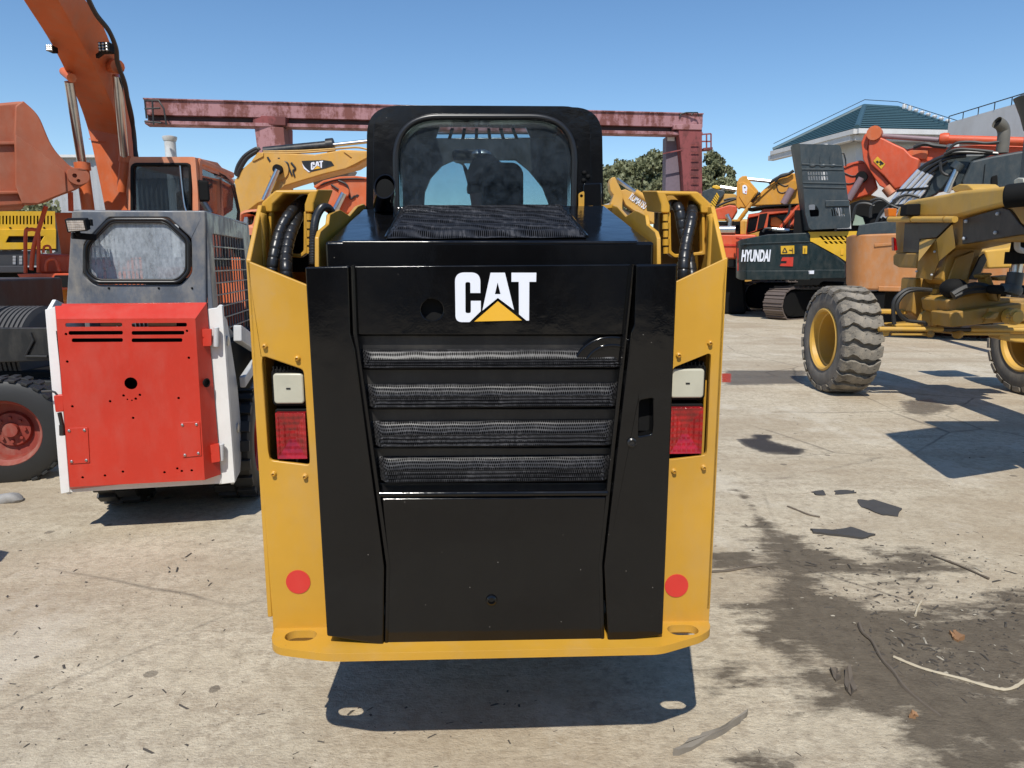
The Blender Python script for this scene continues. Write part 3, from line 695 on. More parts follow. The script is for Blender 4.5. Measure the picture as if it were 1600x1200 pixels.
# --- undercarriage (mostly hidden): tracks with shoes, arms
for s in (0, 1):
    f = (lambda p: Vector(p)) if s == 0 else mir
    xa, xb = (wl+.03, wl+.31) if s == 0 else (wr-.31, wr-.03)
    pth = rpoly([(.80, .16), (1.05, .03), (2.25, .03), (2.45, .2), (2.2, .50), (1.3, .50)], .09, 5)
    MB().pyz(pth, xa+.03, xb-.03).build('track_frame', M['matt_black'], H)
    P2 = [Vector((0, *p)) for p in pth]; tot = sum((P2[i]-P2[i-1]).length for i in range(len(P2))); n = 44; first = None; acc = 0; i = 0; mats = []
    seg = [(P2[i], P2[(i+1) % len(P2)]) for i in range(len(P2))]
    d = 0; k = 0
    for a, b in seg:
        L = (b-a).length
        while k*tot/n <= d+L:
            t = (k*tot/n-d)/max(L, 1e-6); p = a.lerp(b, t); dr = (b-a).normalized()
            mats.append(Matrix.Translation(((xa+xb)/2, p.y, p.z)) @ Matrix.Rotation(math.atan2(dr.z, dr.y), 4, 'X')); k += 1
            if k >= n: break
        d += L
        if k >= n: break
    o = MB().bb(-.14, .14, -.03, .03, -.015, .018).bb(-.14, .14, -.008, .008, -.03, -.01).build('track_shoe', M['rubber'], H)
    copies(o, mats)
    MB().bar(f(A(470, 400, .5)), f((wl+.05, 2.5, .55)), .07, .13).build('lift_arm', Y, H, .008)

# ============================================================ driver in the cab
def person(name, base, yaw, label, skin=(.45, .26, .18), coat=(.02, .02, .028), lean=0):
    D = Frame(name, base[0], base[1], yaw, base[2], label, 'person')
    js = {'pel': (0, 0, .1), 'bel': (0, .0, .28), 'che': (0, .02, .48), 'nek': (0, .03, .62), 'shl': (-.18, .02, .55), 'ell': (-.25, .12, .28), 'hal': (-.16, .34, .24),
          'shr': (.18, .02, .55), 'elr': (.25, .12, .28), 'har': (.16, .34, .24), 'hil': (-.09, .04, .08), 'knl': (-.14, .44, .12), 'ftl': (-.14, .5, -.28),
          'hir': (.09, .04, .08), 'knr': (.14, .44, .12), 'ftr': (.14, .5, -.28)}
    ed = [('pel', 'bel'), ('bel', 'che'), ('che', 'nek'), ('che', 'shl'), ('shl', 'ell'), ('ell', 'hal'), ('che', 'shr'), ('shr', 'elr'), ('elr', 'har'),
          ('pel', 'hil'), ('hil', 'knl'), ('knl', 'ftl'), ('pel', 'hir'), ('hir', 'knr'), ('knr', 'ftr')]
    r = dict(pel=.15, bel=.14, che=.15, nek=.07, shl=.075, ell=.05, hal=.035, shr=.075, elr=.05, har=.035, hil=.09, knl=.07, ftl=.05, hir=.09, knr=.07, ftr=.05)
    ks = list(js); me = bpy.data.meshes.new('body'); me.from_pydata([js[k] for k in ks], [(ks.index(a), ks.index(b)) for a, b in ed], [])
    o = put('jacket', me, D)
    o.modifiers.new('skin', 'SKIN'); sv = me.skin_vertices[0].data
    for i, k in enumerate(ks): sv[i].radius = (r[k], r[k]*.85); sv[i].use_root = (k == 'pel')
    ss = o.modifiers.new('sub', 'SUBSURF'); ss.levels = ss.render_levels = 2
    me.materials.append(plain('jacket_cloth', coat, .9))
    sk = plain('skin', skin, .5)
    # head in one lofted surface with chin, ears, nose
    rings = []
    for z, rx, ry, oy in ((-.11, .05, .05, .0), (-.07, .058, .07, .015), (-.03, .068, .085, .01), (.02, .074, .092, 0), (.06, .075, .094, -.003), (.10, .062, .08, -.005), (.125, .035, .045, -.005)):
        rings.append([Vector((rx*math.cos(2*math.pi*k/20), oy+ry*math.sin(2*math.pi*k/20) + (.02 if k == 5 and -.05 < z < .03 else 0), .76+z)) for k in range(20)])
    h = MB().loft(rings); h.ball((-.076, 0, .765), .022, 5, (.35, .7, 1)); h.ball((.076, 0, .765), .022, 5, (.35, .7, 1)); h.cyl((0, .02, .6), (0, .01, .70), .052)
    h.build('head', sk, D)
    for s in (-1, 1): 
        MB().ball((s*.03, .088, .775), .009, 5).build('eye', M['white'], D)
        hd = MB().ball((s*.16, .36, .24), .035, 6, (1, 1.2, .6))
        for k in range(4): hd.tube([(s*(.135+.016*k), .39, .245), (s*(.135+.016*k), .43, .235), (s*(.137+.016*k), .445, .215)], [.009, .008, .006], 7)
        hd.tube([(s*.13, .36, .24), (s*.105, .385, .23), (s*.10, .405, .225)], [.010, .009, .007], 7)
        hd.build('hand', sk, D)
    rings = []
    for z, rx, ry in ((-.02, .080, .080), (.03, .082, .096), (.07, .082, .1), (.11, .066, .085), (.14, .03, .04)):
        rings.append([Vector((rx*math.cos(2*math.pi*k/20), -.012+ry*math.sin(2*math.pi*k/20)*(1 if math.sin(2*math.pi*k/20) < .3 else .8), .765+z)) for k in range(20)])
    MB().loft(rings).build('hair', M['matt_black'], D)
    return D
pw = H.e.matrix_basis @ Vector((A(759, 300, 1.22).x, 1.22, 0))
person('person', (pw.x, pw.y, 1.10), 10, 'person in a dark jacket sitting in the cab of the central black and yellow loader')
# ============================================================ red and white skid loader
B = Frame('skid_loader', -2.1, 4.0, 9.5, label='small red and white skid steer loader with a grey steel cab', cat='loader')
M['cab_steel'] = paint('cab_steel', (.125, .14, .165), .33, .28, var=.25, scale=1.6, updust=.05); M['greywhite'] = paint('grey_white', (.55, .56, .57), .35, .1)
M['dusty_glass'] = glass('dusty_glass', (.85, .88, .88), .60, (.50, .55, .60), streak=(1, 1, .5), rough=.12, opq=.16)
bxz = B.xz
fd = [(88, 499), (305, 498), (320, 750), (109, 761)]          # flat face of the door
yf_ = -.09
face = [B.q(u, v, yf_) for u, v in fd]
base = [B.q(u, v, 0) for u, v in [(86, 478), (323, 473), (345, 741), (110, 765)]]
def fr(v0, v1, slots=(), holes=()): pass
slots = []
for u0, u1s in ((102, (191, 192, 192)), (205.6, (292, 288, 285))):
    for k, (v, u1) in enumerate(zip((507.5, 520, 531.5), u1s)):
        a = u0 + k*(5 if u0 < 200 else 0); slots.append(rpoly([(a, v-2.8), (u1, v-3.2), (u1, v+2.8), (a, v+3.4)], 2.7, 4))
rh = [(204.5, 599, 9.5)] + [(u, v, 2.2) for u, v in ((105, 565), (295, 559), (172, 627), (279, 622), (193, 618), (212, 623), (218.5, 617), (208, 653), (103, 522), (292, 517), (164, 743), (192, 737), (257, 738), (284, 736), (277, 732), (129, 746), (299.5, 735), (113, 635))] + [(u, v, 1.4) for u, v in ((199, 624), (206, 625.5))]
hl = [bxz(s, yf_) for s in slots] + [disc(*bxz([(u, v)], yf_)[0], r*.0036 if r > 3 else r*.0034, n=16 if r > 3 else 8) for u, v, r in rh]
MB().pxz([(p.x, p.z) for p in face], yf_, yf_+.006, hl).build('door_panel', M['red'], B)
m = MB(); e = Vector((0, .004, 0))
m.loft([base, face], caps=False).build('door_side', M['red'], B, .0)
# slanted louvre strip above the face
tp = [B.q(u, v, yf_+.0) for u, v in ((88, 499), (305, 498))] + [B.q(u, v, .08) for u, v in ((322, 473), (97, 475))]
MB().ext([p + Vector((0, .0, .0015)) for p in tp], (0, .004, -.004)).build('door_top', M['red'], B)
nn = (tp[1]-tp[0]).cross(tp[3]-tp[0])
for v, a, b, c_, d_ in ((484.5, 98, 196, 211, 313), (489, 98, 193, 208, 304), (493.8, 103, 191, 207, 297)):
    for q0, q1 in ((a, b), (c_, d_)):
        o = [B.qp(u, w, tp[0], nn) for u, w in rpoly([(q0, v-1.3), (q1, v-1.3), (q1, v+1.3), (q0, v+1.3)], 1.2, 3)]
        MB().ext([p+Vector((0, -.003, .004)) for p in o], (0, .002, -.002)).build('louvre_slot', M['matt_black'], B)
MB().bb(B.q(100, 600, .03).x, B.q(318, 600, .03).x, .0, .03, .35, 1.18).build('door_inner', M['matt_black'], B)
o = [B.q(u, v, -.045) for u, v in ((157, 505), (192, 505), (192, 509), (157, 509))]; MB().ext(o, (0, .01, 0)).build('filter_edge', plain('wood', (.4, .3, .2), .7), B)
o = [B.q(u, v, -.045) for u, v in ((231, 503), (275, 503), (275, 509), (231, 509))]; MB().ext(o, (0, .01, 0)).build('filter_edge', bpy.data.materials['wood'], B)
for pts in ([(104, 669), (137, 668), (140, 723), (108, 725)], [(281, 660), (312, 659), (315, 712), (285, 715)]):
    MB().pxz(rpoly(bxz(pts, yf_-.005), .006), yf_-.005, yf_-.0005).build('access_plate', M['red'], B, .0015)
    for (u, v), (dx, dy) in zip(pts, ((4, 4), (-5, 4), (-5, -4), (4, -4))):
        MB().lathe([(.008, 0), (.008, .004), (.005, .006), (0, .006)], B.q(u+dx, v+dy, yf_-.005), (0, -1, 0), 6).build('bolt', M['steel'], B)
# white side posts, rail below
MB().pxz(bxz([(70, 484), (86, 479), (109, 769), (95, 772)]), .0, .05).build('side_post', M['white'], B, .003)
l0 = B.q(70, 484, 0); MB().pyz([(.02, .24), (.02, l0.z), (.10, l0.z+.05), (1.7, .9), (1.7, .3)], l0.x, l0.x+.02).build('side_panel', M['white'], B, .003)
MB().pxz(bxz([(109, 762), (345, 742), (345, 756), (109, 770)]), .005, .04).build('bottom_rail', M['white'], B, .003)
MB().pxz(bxz([(324, 483), (338, 481), (343, 476), (347, 478), (367, 754), (342, 757)], .01), .01, .05).build('side_post', M['white'], B, .003)
xr = B.q(347, 480, .03).x
sp = [B.qx(u, v, xr) for u, v in ((343, 479), (346, 475), (351, 478), (357, 494), (373, 624), (371, 732), (360, 752))]
pz = [(max(.03, p.y), p.z) for p in sp] + [(.03, .25)]
MB().pyz([(.03, 1.22), (.05, 1.26), (.14, 1.22), (.30, .80), (.34, .42), (.22, .27), (.03, .25)], xr-.02, xr).build('side_panel', M['greywhite'], B, .004)
for (y, z) in ((.10, 1.1), (.22, .55)): MB().lathe([(.03, 0), (.03, .008), (.015, .012), (0, .012)], (xr, y, z), (1, 0, 0), 16).build('pivot_pin', M['steel'], B)
for pts, cy in (([(307, 514), (331, 514), (331, 540), (309, 541)], (338, 511, 542)), ([(319, 696), (343, 693), (345, 720), (320, 724)], (346, 693, 720))):
    MB().pxz(rpoly(bxz(pts, -.03), .008), -.045, -.018, [disc(*bxz([(sum(p[0] for p in pts)/4-2, sum(p[1] for p in pts)/4)], -.03)[0], .006, n=8)]).build('hinge', M['red'], B, .004)
    MB().cyl(B.q(cy[0], cy[1], -.02), B.q(cy[0], cy[2], -.02), .016, 14).build('hinge_pin', M['greywhite'], B, .004)
MB().pxz(rpoly(bxz([(84, 618), (99, 617), (100, 643), (87, 644)], -.07), .008), -.075, -.03).build('latch', M['red'], B, .004)
MB().tube([B.q(u, v, -.05) for u, v in ((65, 611.5), (80, 611), (86, 613), (90, 618))], .006, 8).build('latch_handle', M['black'], B)
MB().cyl(B.q(93, 645, -.06), B.q(97, 664, -.05), .011, 10).cyl(B.q(97, 664, -.05), B.q(97.5, 680, -.05), .015, 10).build('latch_bolt', M['black'], B)
MB().lathe([(.026, 0), (.026, .004), (.018, .006), (.018, -.01), (0, -.01)], B.q(322.5, 598, -.055), (.9, -.5, 0), 18).build('round_port', M['matt_black'], B)
# cab
yc = .30
win_o = [(171, 339), (262, 339), (299, 373), (300, 426), (282, 445), (148, 445), (130, 430), (131, 381)]
win_i = [(174, 347), (258, 347), (291, 377), (291, 423), (277, 437), (153, 437), (138, 424), (139, 385)]
tl_, tr_ = B.q(112, 329, yc), B.q(321, 329, yc)
cabp = bxz([(112, 329), (321, 329), (322, 478), (103, 478)], yc)
MB().pxz(cabp, yc, yc+.04, [rpoly(bxz(win_o, yc), .02)]).build('cab_rear', M['cab_steel'], B, .01, seg=3)
for off, r_, mt in ((0, .0115, 'hose'), (.0, .006, 'black')):
    src = win_o if r_ > .01 else win_i
    pp = [Vector((a, yc-.004, b)) for a, b in rpoly(bxz([((x_+X_)/2, (y_+Y_)/2) for (x_, y_), (X_, Y_) in zip(win_o, win_i)] if r_ > .01 else win_i, yc), .03)]
    MB().tube(pp+[pp[0]], r_, 10, caps=False).build('window_seal', M[mt], B)
MB().pxz(rpoly(bxz(win_i, yc), .03), yc+.01, yc+.016).build('cab_window', M['dusty_glass'], B)
for u in (171, 249, 318/1.0-4): MB().ball(B.q(u-1 if u < 300 else 300, 450, yc-.001), .007, 4).build('rivet', M['matt_black'], B)
cxr = tr_.x; cxl = tl_.x; zt2 = tr_.z
side = [(yc+.02, 1.12), (yc+.02, zt2), (1.55, zt2-.02), (1.62, 1.9), (1.75, 1.0), (1.5, .80), (1.2, .82)]
mh = [(yc+.16, 1.25), (yc+.14, zt2-.13), (1.38, zt2-.13), (1.52, 1.0), (1.2, .92)]
for x, s in ((cxr, -1), (cxl, 1)):
    MB().pyz(side, x, x+s*.03, [mh]).build('cab_side', M['cab_steel'], B, .006)
    z0 = .92
    for k in range(14):
        y = yc+.16+.085*k; top = zt2-.12; bot = 1.25-max(0, (y-yc-.16))*.40
        if y < 1.45: MB().bar((x+s*.012, y, bot), (x+s*.012, y, top), .008, .008).build('side_bar', M['cab_steel'], B)
    for k in range(9):
        z = zt2-.13-.075*(k+1)
        MB().bar((x+s*.004, yc+.14, z), (x+s*.004, 1.50, z), .008, .008).build('side_bar', M['cab_steel'], B)
MB().bb(cxl, cxr, yc+.02, 1.55, zt2-.02, zt2-.002).build('cab_roof', M['cab_steel'], B, .008)
MB().bb(cxl+.05, cxr-.05, 1.45, 1.49, .5, 1.25).build('cab_front', M['orange_red'], B)
MB().bb(cxl+.2, cxr-.2, .8, .9, .7, 1.45).build('seat_back', M['matt_black'], B, .03)
# body, arms, wheels
MB().bb(l0.x+.03, xr-.05, .05, 1.7, .25, 1.05).build('engine_bay', M['matt_black'], B)
def arm(a, b, w, h, mt='greywhite'): MB().bar(a, b, w, h).build('lift_arm', M[mt], B, .008)
ax = xr+.03
arm((ax, .25, 1.13), (ax, 1.9, .72), .05, .10); arm((ax, .30, .82), (ax, 1.5, .98), .035, .07); MB().cyl((ax-.02, .45, .6), (ax-.02, 1.3, .86), .028, 12).build('cylinder', M['greywhite'], B)
arm((l0.x-.02, .25, 1.13), (l0.x-.02, 1.9, .72), .05, .10)
def tyre(frame, c, R, w, name='wheel', rimc='red', lug=18, lugh=.022, axis=(1, 0, 0), rimr=.52, n=40, lugname='tread_lug'):
    """wheel built about the given axis in the frame; rim, hub and lugs are its sub-parts"""
    c = Vector(c); ax_ = Vector(axis).normalized()
    t = MB().lathe([(R*rimr, -w*.42), (R*.62, -w*.5), (R*.86, -w*.5), (R*.96, -w*.42), (R-lugh, -w*.3), (R-lugh, w*.3), (R*.96, w*.42), (R*.86, w*.5), (R*.62, w*.5), (R*rimr, w*.42), (R*rimr, -w*.42)], c, ax_, n, closed=False).build(name, M['rubber'], frame)
    MB().lathe([(R*rimr*1.03, w*.44), (R*rimr*.98, w*.46), (R*rimr*.95, w*.38), (R*rimr*.90, w*.3), (R*rimr*.86, w*.28), (R*rimr*.82, -w*.12), (R*rimr*.55, -w*.16), (R*rimr*.50, -w*.05), (R*rimr*.22, -w*.03), (R*rimr*.2, w*.1), (0, w*.1)], c, ax_, n, caps=False).build('rim', M[rimc], t)
    MB().lathe([(R*rimr*1.0, -w*.44), (R*rimr*.95, -w*.3), (0, -w*.28)], c, ax_, n).build('rim', M[rimc], t)
    u = ax_.cross(Vector((0, 0, 1))).normalized(); v = ax_.cross(u)
    m = MB()
    for i in range(lug):
        for s in (-1, 1):
            a = 2*math.pi*(i + (.5 if s > 0 else 0))/lug; rd = u*math.cos(a)+v*math.sin(a); tg = -u*math.sin(a)+v*math.cos(a)
            Rm = Matrix((tg, ax_, rd)).transposed()
            m.box(c + rd*(R-lugh/2-.004) + ax_*s*w*.25, (2*math.pi*R/lug*.55, w*.46, lugh+.012), Rm)
    lg = m.build(lugname, M['rubber'], t, .004, seg=1)
    for i in range(8):
        a = 2*math.pi*i/8; rd = u*math.cos(a)+v*math.sin(a)
        MB().cyl(c+rd*R*rimr*.36-ax_*w*.05, c+rd*R*rimr*.36+ax_*w*.03, R*.03, 6).build('wheel_nut', M[rimc], t)
    return t
xw = B.q(392, 690, .30).x-.125
for x, y in ((xw, .62), (xw, 1.45), (l0.x-.02, .62), (l0.x-.02, 1.45)):
    tyre(B, (x if x == xw else l0.x+.14, y, .36), .36, .25, axis=(1 if x == xw else -1, 0, 0))
# work lamp at the cab's left corner
LW = [(100, 343), (133, 342.5), (137, 361), (105, 364)]
pp = [B.q(u, v, .12) for u, v in LW]
lm = MB().ext(pp, (0, .05, .012)).build('work_lamp', M['matt_black'], B, .005)
cc_ = sum(pp, Vector())/4
M['led'] = lens_mat('led_lens', (.42, .36, .30), (0, 30))
MB().ext([cc_+(p-cc_)*.80+Vector((0, -.004, 0)) for p in pp], (0, .01, 0)).build('lamp_lens', M['led'], lm)
for k in range(8): MB().bar(pp[0]+Vector((.01+.015*k, .05, -.012)), pp[0]+Vector((.01+.015*k, .08, -.012)), .005, .035).build('lamp_fin', M['matt_black'], lm)
MB().bar(B.q(112, 368, .2), B.q(150, 371, .26), .06, .035).bar(B.q(120, 362, .15), B.q(125, 369, .22), .02, .03).build('lamp_bracket', M['matt_black'], B, .006)

# ============================================================ black machine with red rims, left edge
T = Frame('tyre_roller', -3.72, 5.0, 0, label='black machine with a red rimmed wheel, cut off by the left edge', cat='road roller')
tyre(T, T.q(10, 674, .0) + Vector((0, .05, 0)), .385, .26, axis=(.28, -1, 0), rimc='rust_red' if 'rust_red' in M else 'red', lug=30, lugh=.008, rimr=.62)
wv_ = T.qx  # ballast body and tyre row
MB().pxz(T.xz([(-120, 512), (74, 512), (80, 545), (86, 563), (-10, 567), (-120, 560)], .7), .7, .74).build('body_panel', M['black'], T, .01)
m = MB(); 
MB().tube([T.q(u, v, .69) for u, v in ((47, 520), (52, 532), (40, 556), (40, 556.5), (74, 557))], .010, 8).build('weld_bracket', M['rubber'], T)
for (u0, u1) in ((-70, -25), (-20, 24), (28, 78)):
    a = T.q(u0, 540, 1.3); b = T.q(u1, 540, 1.3); w = b.x-a.x; c = Vector(((a.x+b.x)/2, 1.3, a.z-.05)); R = .40
    prof = [(R*.6, -w*.5), (R*.9, -w*.5), (R*.97, -w*.46)]
    k = 7
    for i in range(k):
        x_ = -w*.42 + w*.84*i/(k-1); prof += [(R, x_-w*.045), (R*1.0, x_+w*.035), (R*.96, x_+w*.045), (R*.96, x_+w*.085)]
    prof = prof[:-2] + [(R*.97, w*.46), (R*.9, w*.5), (R*.6, w*.5)]
    MB().lathe(prof, c, (1, 0, 0), 44).build('tyre', plain('old_tyre', (.075, .072, .07), .8), T)
MB().bb(T.q(-120, 0, 1.3).x, T.q(76, 0, 1.3).x, .9, 2.2, .25, .66).build('chassis', M['matt_black'], T, .02)
MB().bb(T.q(-120, 0, 1.3).x, T.q(80, 0, .9).x, .8, 2.2, .18, .60).build('chassis_panel', M['black'], T, .02)
MB().bb(.10, .92, -2.35, -1.8, .62, .86).build('shadow_block', M['black'], T, .05) if False else MB().bb(-1.9, .93, -2.45, -1.85, .60, .88).build('shadow_block', M['black'], T, .12)  # unseen block added beyond the left edge to cast a ground shadow
MB().bb(-1.9, -1.0, .7, 2.6, .4, 1.4).build('body', M['black'], T, .02)

# ============================================================ orange wheeled excavator behind it
E = Frame('orange_excavator', -5.2, 9.6, 0, label='faded orange excavator with its boom raised high at the left', cat='excavator')
def exz(pts, y=0): return E.xz(pts, y)
# boom: two visible faces, front (orange) and side (paler); box section 0.45 wide
yb = lambda v: .1 if v > 200 else .1-(200-v)*.010
BL = [(20, -28), (36, 0), (73, 57), (98, 103), (115, 142), (130, 180), (144, 230), (165, 332)]
BM = [(78, -24), (90, 0), (111, 38), (138, 88), (165, 142), (182, 184), (192, 245), (200, 332)]
BR = [(122, -20), (134, 0), (153, 23), (172, 65), (188, 111), (199, 161), (209, 215), (214, 332)]
BL, BM, BR = [[(p.x, p.y) for p in spline([Vector((u, v, 0)) for u, v in L_], 4)] for L_ in (BL, BM, BR)]
rings = []
for (lu, lv), (mu, mv), (ru, rv) in zip(BL, BM, BR):
    pl, pm, pr = E.q(lu, lv, yb(lv)), E.q(mu, mv, yb(mv)), E.q(ru, rv, yb(rv)+.5)
    rings.append([pl, pm, pr, pr + (pl-pm)])
MB().loft(rings).build('boom', M['orange'], E, .012, ang=30)
MB().bar(E.q(139, 217, .08), E.q(164, 221, .08), .01, .012).build('boom_weld', M['orange'], E)
# lift cylinders either side of the boom
def cylpair(F_, a, b, c, rb=.075, rr_=.045, mat='orange', n=14):
    cy = MB().cyl(a, b, rb, n).lathe([(rb*1.25, -.03), (rb*1.25, .06)], b, Vector(b)-Vector(a), n).build('lift_cylinder', M[mat], F_)
    MB().cyl(b, c, rr_, n).build('cylinder_rod', M['chrome'], cy)
cylpair(E, E.q(140, 345, -.3), E.q(129, 262, -.3), E.q(108, 128, yb(128)-.1), .075, .052)
cylpair(E, E.q(190, 300, .0), E.q(195, 250, .0), E.q(183, 118, yb(118)+.2), .06, .052)
MB().cyl(E.q(100, 112, yb(112)+.2), E.q(112, 122, yb(122)-.2), .05, 12).cyl(E.q(172, 102, yb(108)+.3), E.q(184, 104, yb(108)+.15), .08, 12).build('cylinder_pin', M['orange'], E)
hs = spline([E.q(u, v, yb(v)+.1) for u, v in ((134, -10), (150, 22), (170, 48), (181, 75), (184, 100), (195, 130), (201, 165), (209, 205), (212, 245))], 6)
MB().tube(hs, .026, 8).build('hydraulic_hose', M['rubber'], E)
MB().tube(spline([E.q(u, v, yb(v)+.1) for u, v in ((184, 95), (188, 110), (199, 150), (207, 185), (209, 215), (214, 246))], 6), .022, 8).build('hydraulic_hose', M['rubber'], E)
for (x0_, y0_, x1_, y1_), d in (((152, 65, 172, 81), 0), ((72, 70, 83, 80), -.0)):
    ly = yb(75)-.15; c0 = E.q(x0_, y0_, ly); c1 = E.q(x1_, y1_, ly)
    l_ = MB().bb(c0.x, c1.x, ly, ly+.1, c1.z, c0.z).build('boom_lamp', M['matt_black'], E, .01)
    if d == 0:
        for i in range(3):
            for j in range(3): MB().ball((c0.x+(i+.6)*(c1.x-c0.x)/3.4, ly-.005, c1.z+(j+.6)*(c0.z-c1.z)/3.4), .016, 4).build('lamp_cell', M['steel'], l_)
    else: MB().bb(c0.x+.02, c1.x-.02, ly-.01, ly, c1.z+.02, c0.z-.02).build('lamp_glass', M['decal_white'], l_)
MB().bar(E.q(163, 80, yb(80)-.05), E.q(152, 88, yb(88)+.05), .03, .04).build('lamp_bracket', M['matt_black'], E)
# cab: rear face towards us, right side receding
MB().pxz(exz([(85, 332), (112, 332), (118, 400), (96, 402)], -.1), -.1, .3).build('body_plate', M['orange'], E, .01)
wi = [(207, 257), (298, 257), (298, 345), (207, 345)]
MB().pxz(rpoly(exz([(200, 350), (202, 250), (206, 245), (304, 245), (312, 250), (312, 350)], -.35), .06), -.35, -.27, [rpoly(exz(wi, -.35), .06)]).build('cab_front', M['orange_pale'], E, .015)
pp = [Vector((a, -.36, b)) for a, b in rpoly(exz(wi, -.35), .06)]
MB().tube(pp+[pp[0]], .02, 8, caps=False).build('window_seal', M['matt_black'], E)
M['smoke_glass'] = glass('smoke_glass', (.30, .34, .36), .10, (.4, .43, .46), rough=.02)
M['side_glass'] = glass('side_glass', (.6, .68, .68), .10, (.4, .43, .46))
MB().pxz(rpoly(exz(wi, -.33), .06), -.33, -.325).build('cab_window', M['smoke_glass'], E)
MB().tube(spline([E.q(u, v, -.36) for u, v in ((281, 258), (284, 290), (288, 320), (293, 335))], 5), .012, 6).build('wiper', M['chrome'], E)
cx1 = E.q(312, 250, -.35).x; cx0 = E.q(200, 250, -.35).x
zt3 = E.q(0, 245, -.35).z

# right side as a plate turned outwards so both door windows show
sd_a = E.q(310, 250, -.33); sd_b = E.q(366, 262, 1.15)
MB().pxy([(cx0, -.32), (cx1, -.32), (sd_b.x, sd_b.y), (cx0, sd_b.y)], zt3-.09, zt3-.005).build('cab_roof', M['orange_pale'], E, .03, seg=3)
def side_pt(u, v):
    n_ = Vector((sd_b.x-sd_a.x, sd_b.y-sd_a.y, 0)).cross(Vector((0, 0, 1))); return E.qp(u, v, sd_a, n_)
def splate(name, outer, holes, mt, th=.06, bev=.01):
    w = Vector((sd_b.x-sd_a.x, sd_b.y-sd_a.y, 0)).normalized(); n_ = w.cross(Vector((0, 0, 1)))
    to2 = lambda p: ((p-sd_a).dot(w), p.z)
    fn = lambda a, b, t: Vector((sd_a.x, sd_a.y, 0)) + w*a + Vector((0, 0, b)) - n_*t
    MB().plate([to2(side_pt(*q_)) for q_ in outer], [[to2(side_pt(*q_)) for q_ in h] for h in holes], fn, 0, th).build(name, M[mt], E, bev)
splate('cab_side', [(305, 246), (340, 254), (352, 268), (365, 282), (375, 330), (379, 440), (330, 440), (312, 400), (309, 300)],
       [[(312, 262), (333, 270), (338, 282), (340, 352), (330, 350), (312, 336)], [(347, 279), (362, 288), (372, 330), (371, 355), (350, 350)]], 'orange_pale')
splate('cab_door_frame', [(342, 268), (353, 274), (367, 288), (376, 330), (374, 355), (370, 360), (345, 352)], [[(347, 280), (361, 290), (370, 330), (368, 350), (350, 346)]], 'matt_black', .09)
splate('door_window', [(312, 262), (368, 288), (374, 355), (312, 345)], [], 'side_glass', .01, 0)
splate('hand_rail', [(345, 352), (352, 352), (378, 400), (380, 470), (362, 470), (345, 380)], [[(352, 378), (368, 398), (368, 430), (352, 400)]], 'black', -.05)
a = side_pt(318, 300); MB().box(a+Vector((.05, -.12, 0)), (.14, .08, .26), Matrix.Rotation(rad(25), 3, 'Z')).build('wing_mirror', M['matt_black'], E, .03)
MB().tube([side_pt(312, 290), a+Vector((0, -.12, .1))], .02, 6).build('mirror_arm', M['matt_black'], E)
MB().bb(cx0+.05, cx1+.2, -.25, 1.2, 1.5, 1.62).build('cab_floor', M['matt_black'], E)
MB().bb(cx0+.25, cx0+.75, .3, .45, 1.6, 2.5).build('seat_back', M['matt_black'], E, .05)
MB().bb(cx0+.02, cx1+.3, 1.1, 1.2, 1.5, 1.95).build('cab_rear', M['matt_black'], E)
MB().bb(-1.0, 2.9, -.1, 3.6, .95, 1.62).build('upper_body', M['orange'], E, .05)
MB().bb(-1.4, 2.6, .2, 3.6, .35, .95).build('chassis', M['matt_black'], E, .05)
for x in (-1.5, 2.2): 
    for y in (.9, 3.0): MB().lathe([(.25, -.2), (.5, -.2), (.52, 0), (.5, .2), (.25, .2)], (x, y, .52), (1, 0, 0), 28).build('wheel', M['rubber'], E)
# front step with headlight and rails
fp = exz([(26, 428), (44, 452), (56, 455), (108, 452), (108, 427)], -.5); MB().pxz(fp, -.5, -.1).build('step_box', M['orange_red'], E, .01)
hlp = MB().pxz(rr(*[q_ for q_ in (exz([(38, 0)], -.52)[0][0], exz([(76, 0)], -.52)[0][0])], E.q(0, 449, -.52).z, E.q(0, 430, -.52).z, .03), -.52, -.45).build('headlight', M['matt_black'], E, .008)
MB().pxz(exz([(52, 434), (71, 434), (71, 446), (52, 446)], -.53), -.53, -.51).build('headlight_lens', M['decal_white'], hlp, .006)
MB().pxz(exz([(41, 434), (49, 434), (49, 446), (42, 446)], -.53), -.53, -.51).build('indicator_lens', plain('amber_lens', (.6, .16, .02), .2), hlp, .006)
for pl, r_ in (([(40, 427), (40, 365), (45, 359), (54, 359), (60, 366), (60, 426)], .022), ([(49, 422), (52, 390), (60, 360), (72, 322)], .026), ([(68, 395), (69, 386), (74, 384), (78, 386), (80, 396)], .014), ([(72, 424), (73, 410), (80, 405), (88, 407), (93, 424)], .02), ([(110, 300), (111, 330)], .03)):
    MB().tube(spline([E.q(u, v, -.45) for u, v in pl], 4), r_, 8).build('hand_rail', M['orange_red'], E)
MB().pxz(exz([(55, 400), (62, 396), (108, 398), (108, 428), (60, 428)], -.3), -.3, .2).build('tool_box', M['orange_red'], E, .04, seg=3)
MB().pxz(exz([(15, 445), (50, 447), (95, 452), (100, 470), (60, 468), (20, 458)], -.25), -.25, .3).build('frame_plate', M['far_yellow'], E, .01)
MB().pxz(exz([(-60, 455), (10, 457), (60, 460), (102, 478), (90, 520), (-60, 520)], .1), .1, .6).build('lower_frame', M['matt_black'], E)

